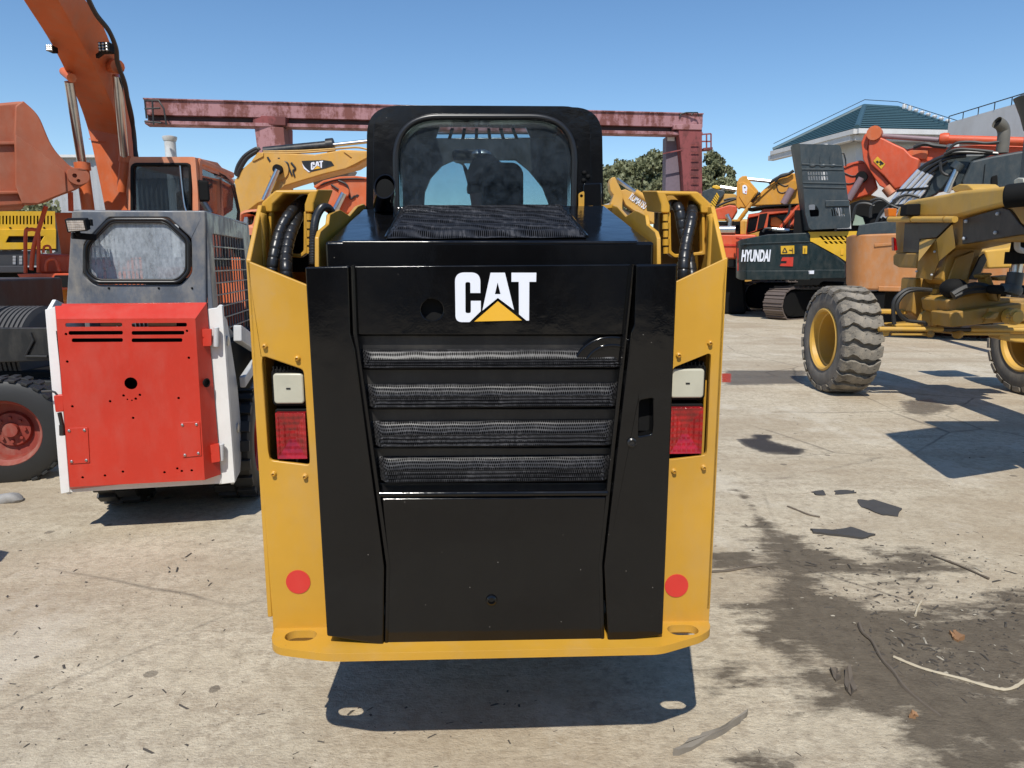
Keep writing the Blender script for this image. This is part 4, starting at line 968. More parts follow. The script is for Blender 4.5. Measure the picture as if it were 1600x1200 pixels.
# ============================================================ big orange bucket hanging in from the left
K = Frame('loader_bucket', -6.1, 8.2, 36.6, label='big faded orange bucket reaching in over the yard from the left edge', cat='bucket')
side_o = [(55, 184), (58, 162), (72, 166), (84, 200), (104, 240), (128, 262), (139, 268), (140, 282), (128, 296), (104, 304), (70, 318), (42, 321), (30, 300), (22, 250)]
kx = lambda p, y=0: K.xz(p, y)
M['bucket'] = paint('bucket_orange', (.40, .105, .045), .55, .10, wear=.30, wearcol=(.22, .07, .035), var=.12); M['bucket_side'] = M['bucket']
shell = [(-90, 168), (-20, 162), (36, 157), (56, 184), (40, 250), (30, 300), (42, 322), (0, 325), (-90, 322)]
MB().pxz(kx(shell, .12), .12, .9).build('bucket_shell', M['bucket'], K, .04, seg=3)
MB().pxz(kx(rpoly([(36, 157), (60, 178), (82, 232), (112, 262), (131, 263), (139, 270), (139, 284), (118, 297), (96, 304), (66, 318), (36, 320), (26, 290), (22, 210), (24, 165)], [3, 22, 30, 30, 4, 4, 4, 12, 14, 16, 8, 8, 8, 3]), .0), .0, .2).build('side_cheek', M['bucket'], K, .03, seg=3)
MB().pxz(kx([(24, 210), (60, 235), (102, 268), (104, 300), (60, 318), (35, 318), (24, 290)], -.02), -.02, .03).build('wear_plate', M['bucket'], K, .01)
MB().pxz(kx([(-90, 222), (26, 221), (26, 226), (-90, 228)], .08), .08, .14).build('bucket_rib', M['bucket'], K, .01)
MB().pxz(kx([(-90, 300), (30, 298), (30, 303), (-90, 306)], .08), .08, .14).build('bucket_rib', M['bucket'], K, .01)
lg = MB().pxz(rpoly(kx([(104, 264), (128, 262), (140, 270), (140, 284), (122, 290), (106, 282)], -.05), .05), -.05, .25, [disc(*kx([(116, 275)], 0)[0], .025), disc(*kx([(122, 283)], 0)[0], .02)]).build('hinge_lug', M['bucket'], K, .01)
MB().bar(K.q(-90, 240, .6), (-6.5, .6, 1.2), .3, .5).build('loader_arm', M['bucket'], K, .02)
MB().bb(-8.5, -5.5, -.5, 4, .6, 2.6).build('loader_body', M['orange'], K, .1)
for y in (.3, 3.2): MB().lathe([(.3, -.25), (.75, -.25), (.8, 0), (.75, .25), (.3, .25)], (-5.4, y, .8), (1, 0, 0), 28).build('wheel', M['rubber'], K)

# ============================================================ yellow machine behind with slotted hood
V_ = Frame('yellow_excavator', -10.2, 13.5, 37, label='bright yellow machine with a vertically slotted hood, behind the orange excavator at the far left', cat='excavator')
vz = V_.xz
slots = [[(a, 337), (a+2.5, 337), (a+2.5, 350.5), (a, 350.5)] for a in [-18+5.4*k for k in range(19)]]
MB().pxz(vz([(-60, 330), (86, 330), (90, 362), (88, 389), (-60, 391)]), 0, .06, [vz(s) for s in slots]).build('hood_panel', M['lemon'], V_, .008)
MB().pxz(vz([(-60, 359), (88, 358), (88, 389), (-60, 391)], -.05), -.05, .02, [vz([(14, 369), (69, 369), (63, 379), (9, 379)], -.05)]).build('grille_panel', M['lemon'], V_, .01)
MB().pxz(vz([(5, 367), (72, 367), (66, 381), (5, 381)], -.01), -.012, -.008).build('grille_back', M['matt_black'], V_)
MB().bb(vz([(-60, 0)])[0][0], vz([(86, 0)])[0][0], .08, 2.4, V_.q(0, 388, 0).z, V_.q(0, 332, 0).z).build('hood_body', M['matt_black'], V_)
MB().bb(vz([(-60, 0)])[0][0]-.02, vz([(86, 0)])[0][0]+.02, .10, 2.5, V_.q(0, 331.5, 0).z, V_.q(0, 329.5, 0).z).build('hood_top', M['lemon'], V_, .01)
MB().pxz(vz([(86, 332), (90, 334), (103, 412), (60, 412), (88, 392)], -.02), -.02, .05).build('corner_post', plain('post_grey', (.06, .06, .065), .5), V_)
MB().pxz(vz([(-60, 392), (60, 392), (60, 415), (-60, 415)]), 0, .3).build('lower_panel', plain('panel_grey', (.05, .052, .055), .6), V_, .01)
for a in (20, 30):
    for k in range(6): MB().pxz(vz([(a, 400+2.3*k), (a+4.5, 400+2.3*k), (a+4.5, 401.3+2.3*k), (a, 401.3+2.3*k)], -.02), -.02, 0).build('vent_slat', M['greywhite'], V_)
MB().pxz(vz([(-60, 415), (40, 415), (40, 426), (-60, 427)], -.1), -.1, .4).build('bumper', bpy.data.materials['post_grey'], V_, .02)
MB().bb(-3, 2.3, .2, 3, .2, 1.45).build('undercarriage', M['matt_black'], V_, .05)
for u, v in ((16, 356), (43, 356), (69, 356)): MB().ball(V_.q(u, v, -.01), .02, 4).build('bolt', M['matt_black'], V_)
# ============================================================ sheds, chimney, buildings far behind
def rust_steel(name, c, c2):
    m, nt, b = newmat(name)
    n1 = noi(nt, .8, 9, .72, stretch=(1.5, 1, .35)); n2 = noi(nt, 5, 8, .7)
    f = ramp(nt, mth(nt, 'ADD', mth(nt, 'MULTIPLY', n1, .7), mth(nt, 'MULTIPLY', n2, .3)), [(.455, 0), (.53, 1)])
    nt.links.new(mixc(nt, f, c, c2), b.inputs['Base Color']); b.inputs['Roughness'].default_value = .75; return m
M['gantry'] = rust_steel('gantry_paint', (.36, .18, .19), (.17, .055, .045)); M['gantry_red'] = rust_steel('gantry_red', (.23, .055, .055), (.12, .03, .028))
M['recess_shade'] = plain('recess_shade', (.045, .028, .032), .8); M['wall_white'] = paint('wall_white', (.62, .61, .60), .8, .12, var=.05, scale=.3); M['wall_grey'] = paint('wall_grey', (.36, .37, .39), .8, .15, scale=.3)
M['far_glass'] = plain('far_glass', (.03, .035, .04), .1)
M['roof_tile'] = plain('roof_tile', (.04, .088, .108), .5)
M['stone'] = plain('stone_grey', (.3, .29, .28), .8)
W = Frame('corrugated_shed', -22, 36, 0, label='pale corrugated metal shed behind the orange excavator', cat='shed')
def corr(F_, p0, p1, z0, z1, pitch=.3, mat='wall_grey', name='wall_panel'):
    p0, p1 = Vector((*p0, 0)), Vector((*p1, 0)); L = (p1-p0).length; d = (p1-p0)/L; n_ = Vector((d.y, -d.x, 0)); n = int(L/pitch*4); prev = None; A_ = []; Bt = []
    for i in range(n+1):
        s = L*i/n; off = .04 if (i % 4) in (1, 2) else 0; p = p0+d*s+n_*off; A_.append(p+Vector((0, 0, z0))); Bt.append(p+Vector((0, 0, z1)))
    MB().loft([A_, Bt], caps=False, closed=False).build(name, M[mat], F_)
zs = W.q(120, 247, 0).z
corr(W, (W.q(-60, 0, 0).x, 0), (W.q(152, 0, 0).x, 0), 0, zs); corr(W, (W.q(152, 0, 0).x, .0), (W.q(152, 0, 0).x+3.5, 9), 0, zs-.4)
MB().ext([Vector((W.q(-60, 0, 0).x, -.3, zs)), Vector((W.q(155, 0, 0).x, -.3, zs)), Vector((W.q(155, 0, 0).x+3.6, 9, zs-.3)), Vector((W.q(-60, 0, 0).x, 9, zs+.5))], (0, 0, .12)).build('roof', M['wall_white'], W)
C_ = Frame('metal_chimney', -13.2, 28, 0, label='silver metal chimney pipe with a flat cap above the orange cab roof', cat='chimney')
ct = C_.q(265, 214, 0)
MB().cyl((ct.x, 0, 0), (ct.x, 0, ct.z-.1), .20, 20).build('pipe', M['greywhite'], C_)
MB().lathe([(.22, 0), (.26, .1), (.26, .16), (.1, .2), (0, .2)], (ct.x, 0, ct.z-.15), (0, 0, 1), 20).build('cap', M['greywhite'], C_)
MB().tube([(ct.x, 0, ct.z-.3), C_.q(222, 240, 0) + Vector((-1.5, 3, -2))], .008, 5).build('stay_wire', M['rubber'], C_)
# gantry
GR = Frame('gantry_crane', 0, 0, 0, label='tall rusty pink gantry crane spanning the sky behind the machines', cat='gantry crane')
gl_, gr_ = P(229, 158, 26.5), P(1094, 181, 31)
zt_g = (gl_.z+gr_.z)/2; print('gantry z', gl_.z, gr_.z)
ga, gb = Vector((gl_.x, gl_.y, gl_.z)), Vector((gr_.x, gr_.y, gr_.z)); gd = (gb-ga).normalized(); gn = gd.cross(Vector((0, 0, 1)))
def gbar(t0, t1, z0, z1, off, th, name, mt, bev=.01):
    a = ga.lerp(gb, t0)+Vector((0, 0, (z0+z1)/2))+gn*off; b = ga.lerp(gb, t1)+Vector((0, 0, (z0+z1)/2))+gn*off
    return MB().bar(a, b, th, z1-z0).build(name, M[mt], GR, bev)
gbar(0, 1, -.50, 0, 0, .5, 'beam_web', 'gantry'); gbar(0, 1, -.70, -.50, -.10, .3, 'beam_recess', 'recess_shade'); gbar(-.002, 1, -.82, -.70, .0, .62, 'beam_flange', 'gantry'); gbar(-.002, 1, .0, .05, 0, .62, 'beam_flange', 'gantry')  # beam recess gets its shade from a dark colour
yl_ = ga.lerp(gb, .22).y
MB().ext([P(397, 196, yl_-.4), P(443, 199, yl_-.4), P(446, 235, yl_-.4), P(446, 420, yl_-.4), P(412, 420, yl_-.4), P(402, 235, yl_-.4)], (0, .5, 0)).build('leg', M['gantry'], GR, .02)
MB().ext([P(443, 199, yl_+.3), P(450, 199, yl_+.3), P(452, 420, yl_+.3), P(443, 420, yl_+.3)], (0, .6, 0)).build('leg', M['gantry_red'], GR, .02)
MB().ext([P(395, 180, yl_-.42), P(446, 182, yl_-.42), P(446, 196, yl_-.42), P(395, 194, yl_-.42)], (0, .5, 0)).build('leg_bracket', M['gantry_red'], GR, .02)
yr_ = gb.y-.6
MB().ext([P(1060, 200, yr_), P(1097, 200, yr_), P(1098, 430, yr_), P(1076, 430, yr_), P(1066, 260, yr_)], (0, .7, 0)).build('leg', M['gantry_red'], GR, .02)
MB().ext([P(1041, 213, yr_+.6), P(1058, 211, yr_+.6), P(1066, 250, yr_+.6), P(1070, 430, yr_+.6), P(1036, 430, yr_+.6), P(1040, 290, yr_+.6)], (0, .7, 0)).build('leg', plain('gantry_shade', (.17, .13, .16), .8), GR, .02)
MB().ext([P(1052, 194, yr_-.05), P(1097, 194, yr_-.05), P(1097, 203, yr_-.05), P(1052, 202, yr_-.05)], (0, 1.3, 0)).build('leg_bracket', M['gantry'], GR, .02)
MB().ext([P(1043, 214, yr_+.55), P(1054, 214, yr_+.55), P(1054, 220, yr_+.55), P(1043, 220, yr_+.55)], (0, .1, 0)).build('flood_lamp', M['decal_white'], GR)
for a, b in (((1097, 210), (1111, 209)), ((1111, 209), (1111, 232)), ((1097, 234), (1111, 233)), ((1104, 210), (1104, 232)), ((1097, 221), (1111, 221)), ((1036, 240), (1066, 234))):
    MB().bar(P(*a, yr_), P(*b, yr_), .05, .05).build('ladder_rail', M['gantry_red'], GR)
MB().bar(P(1097, 234, yr_), P(1111, 233, yr_), .5, .08).build('platform', M['gantry_red'], GR)
for pl in ([(1062, 183), (1064, 178), (1072, 176), (1090, 176), (1092, 182)], [(1080, 180), (1084, 176)], [(229, 185), (226, 157), (248, 157), (256, 170), (260, 195)], [(226, 170), (250, 169)], [(226, 190), (252, 192)], [(238, 157), (240, 195)]):
    MB().tube([P(u, v, (ga.y if u < 600 else gb.y)-.5) for u, v in pl], .03, 6).build('safety_rail', M['rubber'], GR)
for k in range(8): MB().bar(P(1080, 225+k*12, yr_-.08), P(1092, 225+k*12, yr_-.08), .03, .03).build('rung', M['gantry_red'], GR)
# green roofed house
HB = Frame('green_roof_house', 17.5, 35, 0, label='two storey white house with a green tiled hip roof', cat='house')
h = HB.q
cor = h(1339, 201, 0); zE = cor.z; far = HB.qz(1208, 236, zE-.0); rgt = HB.qz(1500, 204, zE); 
rl = h(1350, 168, 5.5); zR = rl.z; rrp = HB.qz(1402, 171, zR)
bk = far + (rgt-cor)
MB().add([cor, rgt, rrp, rl, far, bk], [(0, 1, 2, 3), (4, 0, 3), (1, 5, 2), (5, 4, 3, 2)]).build('roof', M['roof_tile'], HB)
# tile courses, raised ribs along both visible slopes
def courses(a, b, c_, d_, n):
    up_ = (b-a).cross(d_-a).normalized(); up_ = up_ if up_.z > 0 else -up_
    for k in range(n):
        t = (k+.5)/n; MB().tube([a.lerp(d_, t)+up_*.03, b.lerp(c_, t)+up_*.03], .055, 5).build('roof_tile', M['roof_tile'], HB)
courses(cor, rgt, rrp, rl, 12); courses(far, cor, rl, rl, 12)
for a, b in ((cor, rl), (rl, rrp), (rrp, rgt), (far, rl)): MB().tube([a+Vector((0, 0, .06)), b+Vector((0, 0, .06))], .13, 8).build('ridge', M['roof_tile'], HB)
for a, b in ((cor, rgt), (far, cor)): MB().bar(a+Vector((0, 0, -.12)), b+Vector((0, 0, -.12)), .35, .22).bar(a+Vector((0, .3, -.36)), b+Vector((0, .3, -.36)), .35, .26).build('eave', M['wall_white'], HB)
inn = Vector((.9, .9, 0))
q1, q2, q3 = cor+Vector((.5, 1.0, 0)), rgt+Vector((5, 1.0, 0)), far+Vector((1.4, -.4, 0))
m = MB(); wl_ = [Vector((p.x, p.y, 0)) for p in (q1, q2, q2+(far-cor), q3)]; m.ext(wl_, (0, 0, zE-.3)).build('wall', M['wall_white'], HB)
dd = (q1-q3); 
for t in (.12, .38, .62, .86):
    for z in (3.9, 1.0):
        p = q3+dd*t; MB().bar((p.x-.03, p.y-.02, z+.9), (p.x+dd.x*.09-.03, p.y+dd.y*.09-.02, z+.9), .08, 1.7).build('window', M['far_glass'], HB)
MB().tube([cor+Vector((-.9, 1.2, -.5)), cor+Vector((-.9, 1.2, -7))], .10, 8).build('drain_pipe', M['wall_white'], HB)
for t in (.3, .6, .85):
    p = q1.lerp(q2, t); MB().bb(p.x-.5, p.x+.5, p.y-.05, p.y+.1, 4, 5.6).build('window', M['far_glass'], HB)
for k in range(9):
    p = rrp.lerp(rgt, .12+.1*k); MB().ball(p+Vector((0, 0, .25)), .13, 4, (1, 1, 1.5 if k < 2 else .8)).build('ridge_ornament', M['wall_white'], HB)
for a, b in ((rl, far), (rl, rrp), (rrp, rgt)):
    MB().tube([a+Vector((0, 0, .4)), b+Vector((0, 0, .4))], .018, 5).build('roof_wire', M['rubber'], HB)
R2 = Frame('white_house', 21, 29, 0, label='white flat roofed building with roof railing at the right edge', cat='house')
a1, b1 = R2.q(1482, 192, 1.2), R2.q(1640, 147, -3.9); c1 = R2.q(1508, 199, 2.5)
MB().add([a1, b1, b1+Vector((0, 0, -1.6)), a1+Vector((0, 0, -.8)), a1+Vector((6, 6, 0)), b1+Vector((6, 6, 0))], [(0, 1, 2, 3), (0, 1, 5, 4)]).build('cornice', M['wall_white'], R2)
MB().ext([Vector((a1.x+.7, a1.y+.3, 0)), Vector((b1.x+.7, b1.y+.3, 0)), Vector((b1.x+8, b1.y+8, 0)), Vector((a1.x+8, a1.y+8, 0))], (0, 0, a1.z-.5)).build('wall', paint('wall_beige', (.5, .47, .42), .8, .1), R2)
MB().tube([a1+Vector((0, 0, .25)), b1+Vector((0, 0, .28))], .02, 6).build('roof_rail', M['rubber'], R2)
for k in range(7):
    p = a1.lerp(b1, k/6); MB().bar(p, p+Vector((0, 0, .25)), .025, .025).build('rail_post', M['rubber'], R2)
for t in (.30, .62):
    p = a1.lerp(b1, t)+Vector((.62, .26, -2.0)); e2 = a1.lerp(b1, t+.16)+Vector((.62, .26, -2.0)); MB().bar(p, e2, .1, 1.2).build('window', M['far_glass'], R2)
corr(R2, (a1.lerp(b1, .55).x+.5, a1.lerp(b1, .55).y+.2), (b1.x+.5, b1.y+.2), 3, a1.z-1.0, mat='wall_grey', name='sheet_wall', pitch=.35)
# lantern post at the very edge
LP = Frame('lamp_post', 8.6, 12.0, 0, label='dark lamp post with a bell shaped head cut by the right edge', cat='lamp post')
c = LP.q(1617, 170, 0).x; z0 = LP.q(0, 136, 0).z; z1 = LP.q(0, 152, 0).z
MB().lathe([(.01, .1), (.10, 0), (.12, z1-z0+.1), (.31, z1-z0), (.28, z1-z0-.06), (.19, -.28+z1-z0), (.12, -.5+z1-z0)], (c, 0, z0), (0, 0, 1), 16).build('lamp_head', M['slate'], LP)
MB().cyl((c, 0, 0), (c, 0, z1-.2), .10, 12).build('post', M['slate'], LP)

# ============================================================ trees
def leafmat(name, a, b_):
    m, nt, b = newmat(name)
    oi_ = nd(nt, 'ShaderNodeTexNoise', i_Vector=coord(nt), i_Scale=1.1, i_Detail=3).outputs[0]
    o2 = noi(nt, 9, 3)
    nt.links.new(mixc(nt, ramp(nt, mth(nt, 'ADD', mth(nt, 'MULTIPLY', oi_, .5), mth(nt, 'MULTIPLY', o2, .5)), [(.35, 0), (.65, 1)]), a, b_), b.inputs['Base Color'])
    b.inputs['Roughness'].default_value = .6; b.inputs['Transmission Weight'].default_value = 0; return m
M['leaf'] = leafmat('leaf', (.085, .10, .045), (.25, .25, .13)); M['bark'] = plain('bark', (.07, .05, .035), .9)
def tree(x, y, zc, rx, rz, label, nleaf=3800, seed=1, ry=None):
    rnd = random.Random(seed); F_ = Frame('tree', x, y, 0, label=label, cat='tree', group='trees behind the gantry crane')
    ry = ry or rx*.8; cl = []
    m = MB().tube([(0, 0, 0), (.1, 0, zc*.4), (.05, .1, zc*.8), (0, 0, zc)], [.28, .22, .16, .06], 8)
    for k in range(9):
        a = rnd.uniform(0, 6.28); z = zc*rnd.uniform(.35, .75); e = Vector((math.cos(a)*rx*.7, math.sin(a)*ry*.7, zc+rnd.uniform(-.3, .6)*rz))
        m.tube([Vector((.05, 0, z)), Vector((0, 0, z)).lerp(e, .5)+Vector((0, 0, .3)), e], [.11, .07, .02], 6)
    m.build('trunk', M['bark'], F_)
    for k in range(46):
        a = rnd.uniform(0, 6.28); el = math.asin(rnd.uniform(-.75, 1)); r = rnd.uniform(.5, 1.12)
        cl.append((Vector((math.cos(a)*math.cos(el)*rx*r, math.sin(a)*math.cos(el)*ry*r, zc+math.sin(el)*rz*r)), rnd.uniform(.16, .40)*rx))
    vs = []; fs = []
    for k in range(nleaf):
        c, r = rnd.choice(cl); d = Vector((rnd.gauss(0, 1), rnd.gauss(0, 1), rnd.gauss(0, 1))).normalized()*r*rnd.uniform(.5, 1.05)
        p = c + d*(Vector((1, 1, .8)).length/1.6); s = rnd.uniform(.06, .13)
        R_ = Euler((rnd.uniform(0, 6.28), rnd.uniform(0, 6.28), rnd.uniform(0, 6.28))).to_matrix(); n = len(vs)
        for q_ in ((-1, -.6, 0), (1, -.5, .2), (.9, .6, 0), (-.8, .7, -.2)): vs.append(p + R_ @ (Vector(q_)*s))
        fs.append((n, n+1, n+2, n+3))
    mb = MB(); mb.v = [tuple(v) for v in vs]; mb.f = fs
    me = bpy.data.meshes.new('crown'); me.from_pydata(mb.v, [], fs); me.materials.append(M['leaf']); o = put('crown', me, F_); return F_
def tp(u, v, Y): p = P(u, v, Y); return p
for i, (u, v, w, Y, lab) in enumerate(((985, 291, 46, 44, 'bushy dark green tree right of the central cab, under the crane beam'), (1026, 283, 40, 46, 'taller rounded tree just left of the red crane leg'),
                                   (1112, 286, 32, 45, 'loose crowned tree right of the red crane leg'), (956, 303, 26, 40, 'low tree partly hidden by the right side of the central cab'))):
    c = P(u, v, Y); tree(c.x, c.y, c.z, w/1120*Y*.95, 36/1120*Y*.95, lab, nleaf=11000, seed=i+3)
c = P(5, 326, 30); tree(c.x, c.y, c.z-.5, 2.4, 1.2, 'low tree showing between the bucket and the bright yellow hood', nleaf=2600, seed=11)

# building added behind the camera, unseen, so the black panels have something to reflect
WS = Frame('backdrop', -2, -17, 0, label='long grey workshop added unseen behind the camera for reflections', cat='backdrop')
MB().bb(-16, 16, -8, 0, 0, 5.5).build('wall', M['wall_grey'], WS)
MB().ext([(-16.5, .4, 5.5), (-16.5, -8.4, 5.5), (-16.5, -4, 7.2)], (33, 0, 0)).build('roof', M['slate'], WS)
for x in (-12, -5.5, 1, 7.5): MB().bb(x, x+4, .02, .08, 0, 4).build('door', M['matt_black'], WS)
# ============================================================ booms and machines in the second row
def poly(F_, name, pts, y0, y1, mt, bev=.01, holes=(), hp=None):
    return MB().pxz(F_.xz(pts, y0), y0, y1, [F_.xz(h, y0) for h in holes]).build(name, M[mt] if isinstance(mt, str) else mt, hp or F_, bev)
def crawler(F_, c, L, w, h, yaw=0, nsh=34, y_off=0):
    """track: frame, idler wheels and separate shoes"""
    R_ = Matrix.Rotation(rad(yaw), 3, 'Z'); c = Vector(c); f = lambda p: c + R_ @ Vector(p)
    r = h/2; pth = [(-L/2+r + r*math.cos(a), r+r*math.sin(a)) for a in [rad(90+180*k/10) for k in range(11)]] + [(L/2-r + r*math.cos(a), r+r*math.sin(a)) for a in [rad(-90+180*k/10) for k in range(11)]]
    MB().plate([(a*.97, .08+(b-r)*.8+r-.08) for a, b in pth], [], lambda a, b, t: f((t, a, b)), -w*.40, w*.40).build('track_frame', M['matt_black'], F_)
    P2 = [Vector((a, b, 0)) for a, b in pth]; seg = list(zip(P2, P2[1:]+P2[:1])); tot = sum((b-a).length for a, b in seg); mats = []; d = 0; k = 0
    for a, b in seg:
        l = (b-a).length
        while k < nsh and k*tot/nsh <= d+l:
            p = a.lerp(b, (k*tot/nsh-d)/max(l, 1e-6)); an = math.atan2((b-a).y, (b-a).x)
            mats.append(Matrix.Translation(f((0, p.x, p.y))) @ R_.to_4x4() @ Matrix.Rotation(an, 4, 'X')); k += 1
        d += l
    s = tot/nsh
    o = MB().bb(-w/2, w/2, -s*.46, s*.46, -.015, .02).bb(-w/2, w/2, -s*.12, s*.02, -.05, -.015).build('track_shoe', M['shoe'], F_, 0)
    copies(o, mats)
    for sgn in (-1, 1): MB().lathe([(r*.75, -w*.42), (r*.75, w*.42)], f((0, sgn*(L/2-r), r)), R_ @ Vector((1, 0, 0)), 20).build('idler_wheel', M['matt_black'], F_)
M['shoe'] = plain('shoe_steel', (.14, .11, .095), .6)
def pxl(F_, pts, y): return [F_.q(u, v, y) for u, v in pts]
def wires(F_, name, lines, y, r, mt='rubber', n=5):
    for l in lines: MB().tube(spline(pxl(F_, l, y), n), r, 6).build(name, M[mt], F_)

# --- yellow excavator boom with black and white decal, behind left
YC1 = Frame('yellow_boom_excavator', -4.0, 16, 0, label='dusty yellow excavator with a bent boom and a black CAT decal', cat='excavator')
zf = lambda x, y: (340+x/4.614, 200+y/4.614)
bm_ = [zf(*p) for p in ((120, 380), (170, 300), (245, 235), (290, 180), (330, 172), (700, 190), (900, 155), (1080, 165), (1140, 180), (1140, 250), (1080, 225), (990, 280), (760, 335), (560, 395), (480, 420), (330, 530), (290, 545), (230, 590), (120, 680), (100, 600))]
poly(YC1, 'boom', bm_, 0, .6, 'far_yellow', .03)
poly(YC1, 'boom_plate', [zf(*p) for p in ((905, 170), (1060, 180), (1075, 215), (985, 262), (925, 290), (935, 262), (968, 215))], -.03, .0, 'far_yellow', .01)
poly(YC1, 'boom_plate', [zf(*p) for p in ((245, 235), (290, 175), (330, 180), (330, 205), (260, 240))], -.03, .05, 'far_yellow', .01)
dl = poly(YC1, 'decal', [zf(*p) for p in ((605, 237), (760, 230), (820, 240), (840, 270), (780, 290), (665, 318), (625, 285))], -.008, 0, 'black', .0)
poly(YC1, 'decal_stripe', [zf(*p) for p in ((608, 255), (630, 285), (668, 318), (655, 318), (622, 292))], -.014, -.006, 'decal_white', 0)
def dfn(p):  # map hero lettering pixels on the decal
    u = (p[0]-710)/128; v = (p[1]-425)/80
    x, y = 672+u*88, 248+v*56-u*14
    return YC1.xz([zf(x, y)], -.012)[0]
letters(YC1, dfn, -.012)
MB().lathe([(.22, 0), (.22, .03), (.0, .03)], YC1.q(*zf(440, 300), -.005), (0, -1, 0), 24).build('pin_plate', M['far_yellow'], YC1)
MB().lathe([(.10, -.1), (.10, .06), (0, .06)], YC1.q(*zf(434, 298), -.1), (0, -1, 0), 16).build('boom_pin', M['matt_black'], YC1)
MB().cyl(YC1.q(*zf(434, 300), -.15), YC1.q(*zf(335, 520), -.15), .06, 12).build('cylinder_rod', M['chrome'], YC1)
MB().cyl(YC1.q(*zf(335, 172), .2), YC1.q(*zf(820, 125), .2), .105, 14).lathe([(.15, -.1), (.15, .05)], YC1.q(*zf(820, 125), .2), (1, 0, .1), 14).build('arm_cylinder', M['black'], YC1)
MB().cyl(YC1.q(*zf(820, 125), .2), YC1.q(*zf(1120, 92), .2), .045, 10).build('cylinder_rod', M['chrome'], YC1)
wires(YC1, 'hydraulic_hose', [[zf(130, 340), zf(150, 270), (340+200/4.614, 200+200/4.614), zf(280, 150), zf(300, 160)], [zf(140, 350), zf(165, 290), zf(215, 215), zf(290, 165)]], .0, .045)
wires(YC1, 'boom_pipe', [[zf(330, 170), zf(600, 165), zf(820, 152), zf(1000, 140), zf(1080, 155)], [zf(330, 180), zf(620, 178), zf(850, 160)]], .02, .022, 'cat_dark')
wires(YC1, 'grease_line', [[zf(360, 210), zf(385, 250), zf(410, 280)], [zf(440, 215), zf(450, 240), zf(500, 250), zf(515, 290), zf(535, 340)], [zf(530, 250), zf(560, 290), zf(545, 310), zf(555, 350)]], -.01, .022)
poly(YC1, 'boom_underside', [zf(*p) for p in ((400, 480), (480, 415), (460, 380), (450, 330), (420, 330), (380, 460))], -.02, .02, 'cat_dark', 0)
poly(YC1, 'stone_block', [zf(*p) for p in ((680, 370), (970, 295), (930, 360), (760, 390), (700, 430))], .8, 1.4, 'stone', .02)
MB().bb(-3.2, -.3, .4, 3.2, .2, 1.9).build('upper_body', M['far_yellow'], YC1, .1)
# --- orange boom nearer behind left
OB = Frame('orange_boom_excavator', -3.2, 13, 0, label='orange excavator with rounded boom and chrome cylinder, seen beside the central loader\'s left tower', cat='excavator')
poly(OB, 'boom', [zf(*p) for p in ((700, 430), (760, 390), (880, 360), (1000, 355), (1120, 370), (1200, 400), (1200, 620), (1000, 610), (830, 640), (740, 580), (730, 500))], 0, .5, 'orange', .04)
poly(OB, 'boom_flange', [zf(*p) for p in ((690, 420), (760, 378), (880, 350), (1000, 345), (1120, 360), (1120, 375), (1000, 360), (880, 366), (765, 394), (705, 436))], -.04, .54, 'orange', .01)
MB().cyl(OB.q(*zf(912, 470), -.1), OB.q(*zf(835, 620), -.1), .06, 12).build('cylinder_rod', M['chrome'], OB)
MB().lathe([(.09, 0), (.09, .1), (0, .1)], OB.q(*zf(918, 465), -.02), (0, -1, 0), 14).build('boom_pin', M['orange'], OB)
wires(OB, 'grease_line', [[zf(820, 410), zf(880, 450), zf(900, 470)], [zf(870, 380), zf(930, 410), zf(950, 480), zf(960, 510), zf(990, 490)], [zf(740, 410), zf(860, 370), zf(1060, 365)]], -.02, .02)
poly(OB, 'sticker', [zf(*p) for p in ((985, 490), (1005, 478), (1020, 483), (1005, 500))], -.012, -.002, 'black', 0)
poly(OB, 'cab', [zf(*p) for p in ((150, 610), (190, 590), (322, 578), (322, 640), (300, 760), (260, 1000), (140, 1000))], -.3, .6, 'orange_pale', .05, holes=[[zf(*p) for p in ((175, 640), (262, 622), (245, 700), (178, 695))]])
MB().bb(OB.q(372, 0, -.1).x, OB.q(400, 0, -.1).x, -.05, .0, OB.q(0, 355, 0).z, OB.q(0, 332, 0).z).build('cab_window', M['far_glass'], OB)
MB().bb(OB.q(375, 0, 0).x, 1.2, .3, 3.0, .25, 1.35).build('upper_body', M['orange'], OB, .05)
poly(OB, 'frame', [(370, 415), (500, 415), (500, 470), (370, 470)], -.1, .3, plain('dirty_grey', (.10, .08, .07), .7), .02)

# --- small yellow boom with lettering
KB = Frame('small_yellow_excavator', 3.4, 18, 0, label='yellow excavator arm with white KOMATSU lettering right of the cab', cat='excavator')
zk = lambda x, y: (940+x/4, 180+y/4)
poly(KB, 'arm', [zk(*p) for p in ((48, 420), (60, 390), (85, 385), (95, 410), (120, 460), (135, 500), (130, 560), (132, 610), (90, 600), (55, 560), (75, 500), (55, 470))], -.1, .3, 'far_yellow', .02)
poly(KB, 'boom', [zk(*p) for p in ((118, 470), (150, 462), (230, 500), (310, 555), (330, 600), (330, 680), (265, 640), (150, 560), (118, 490))], 0, .4, 'far_yellow', .02)
wires(KB, 'cylinder', [[zk(95, 400), zk(150, 440), zk(215, 485)]], .05, .05, 'chrome'); MB().cyl(KB.q(*zk(210, 480), .0), KB.q(*zk(315, 548), .0), .08, 12).build('cylinder_barrel', M['far_yellow'], KB)
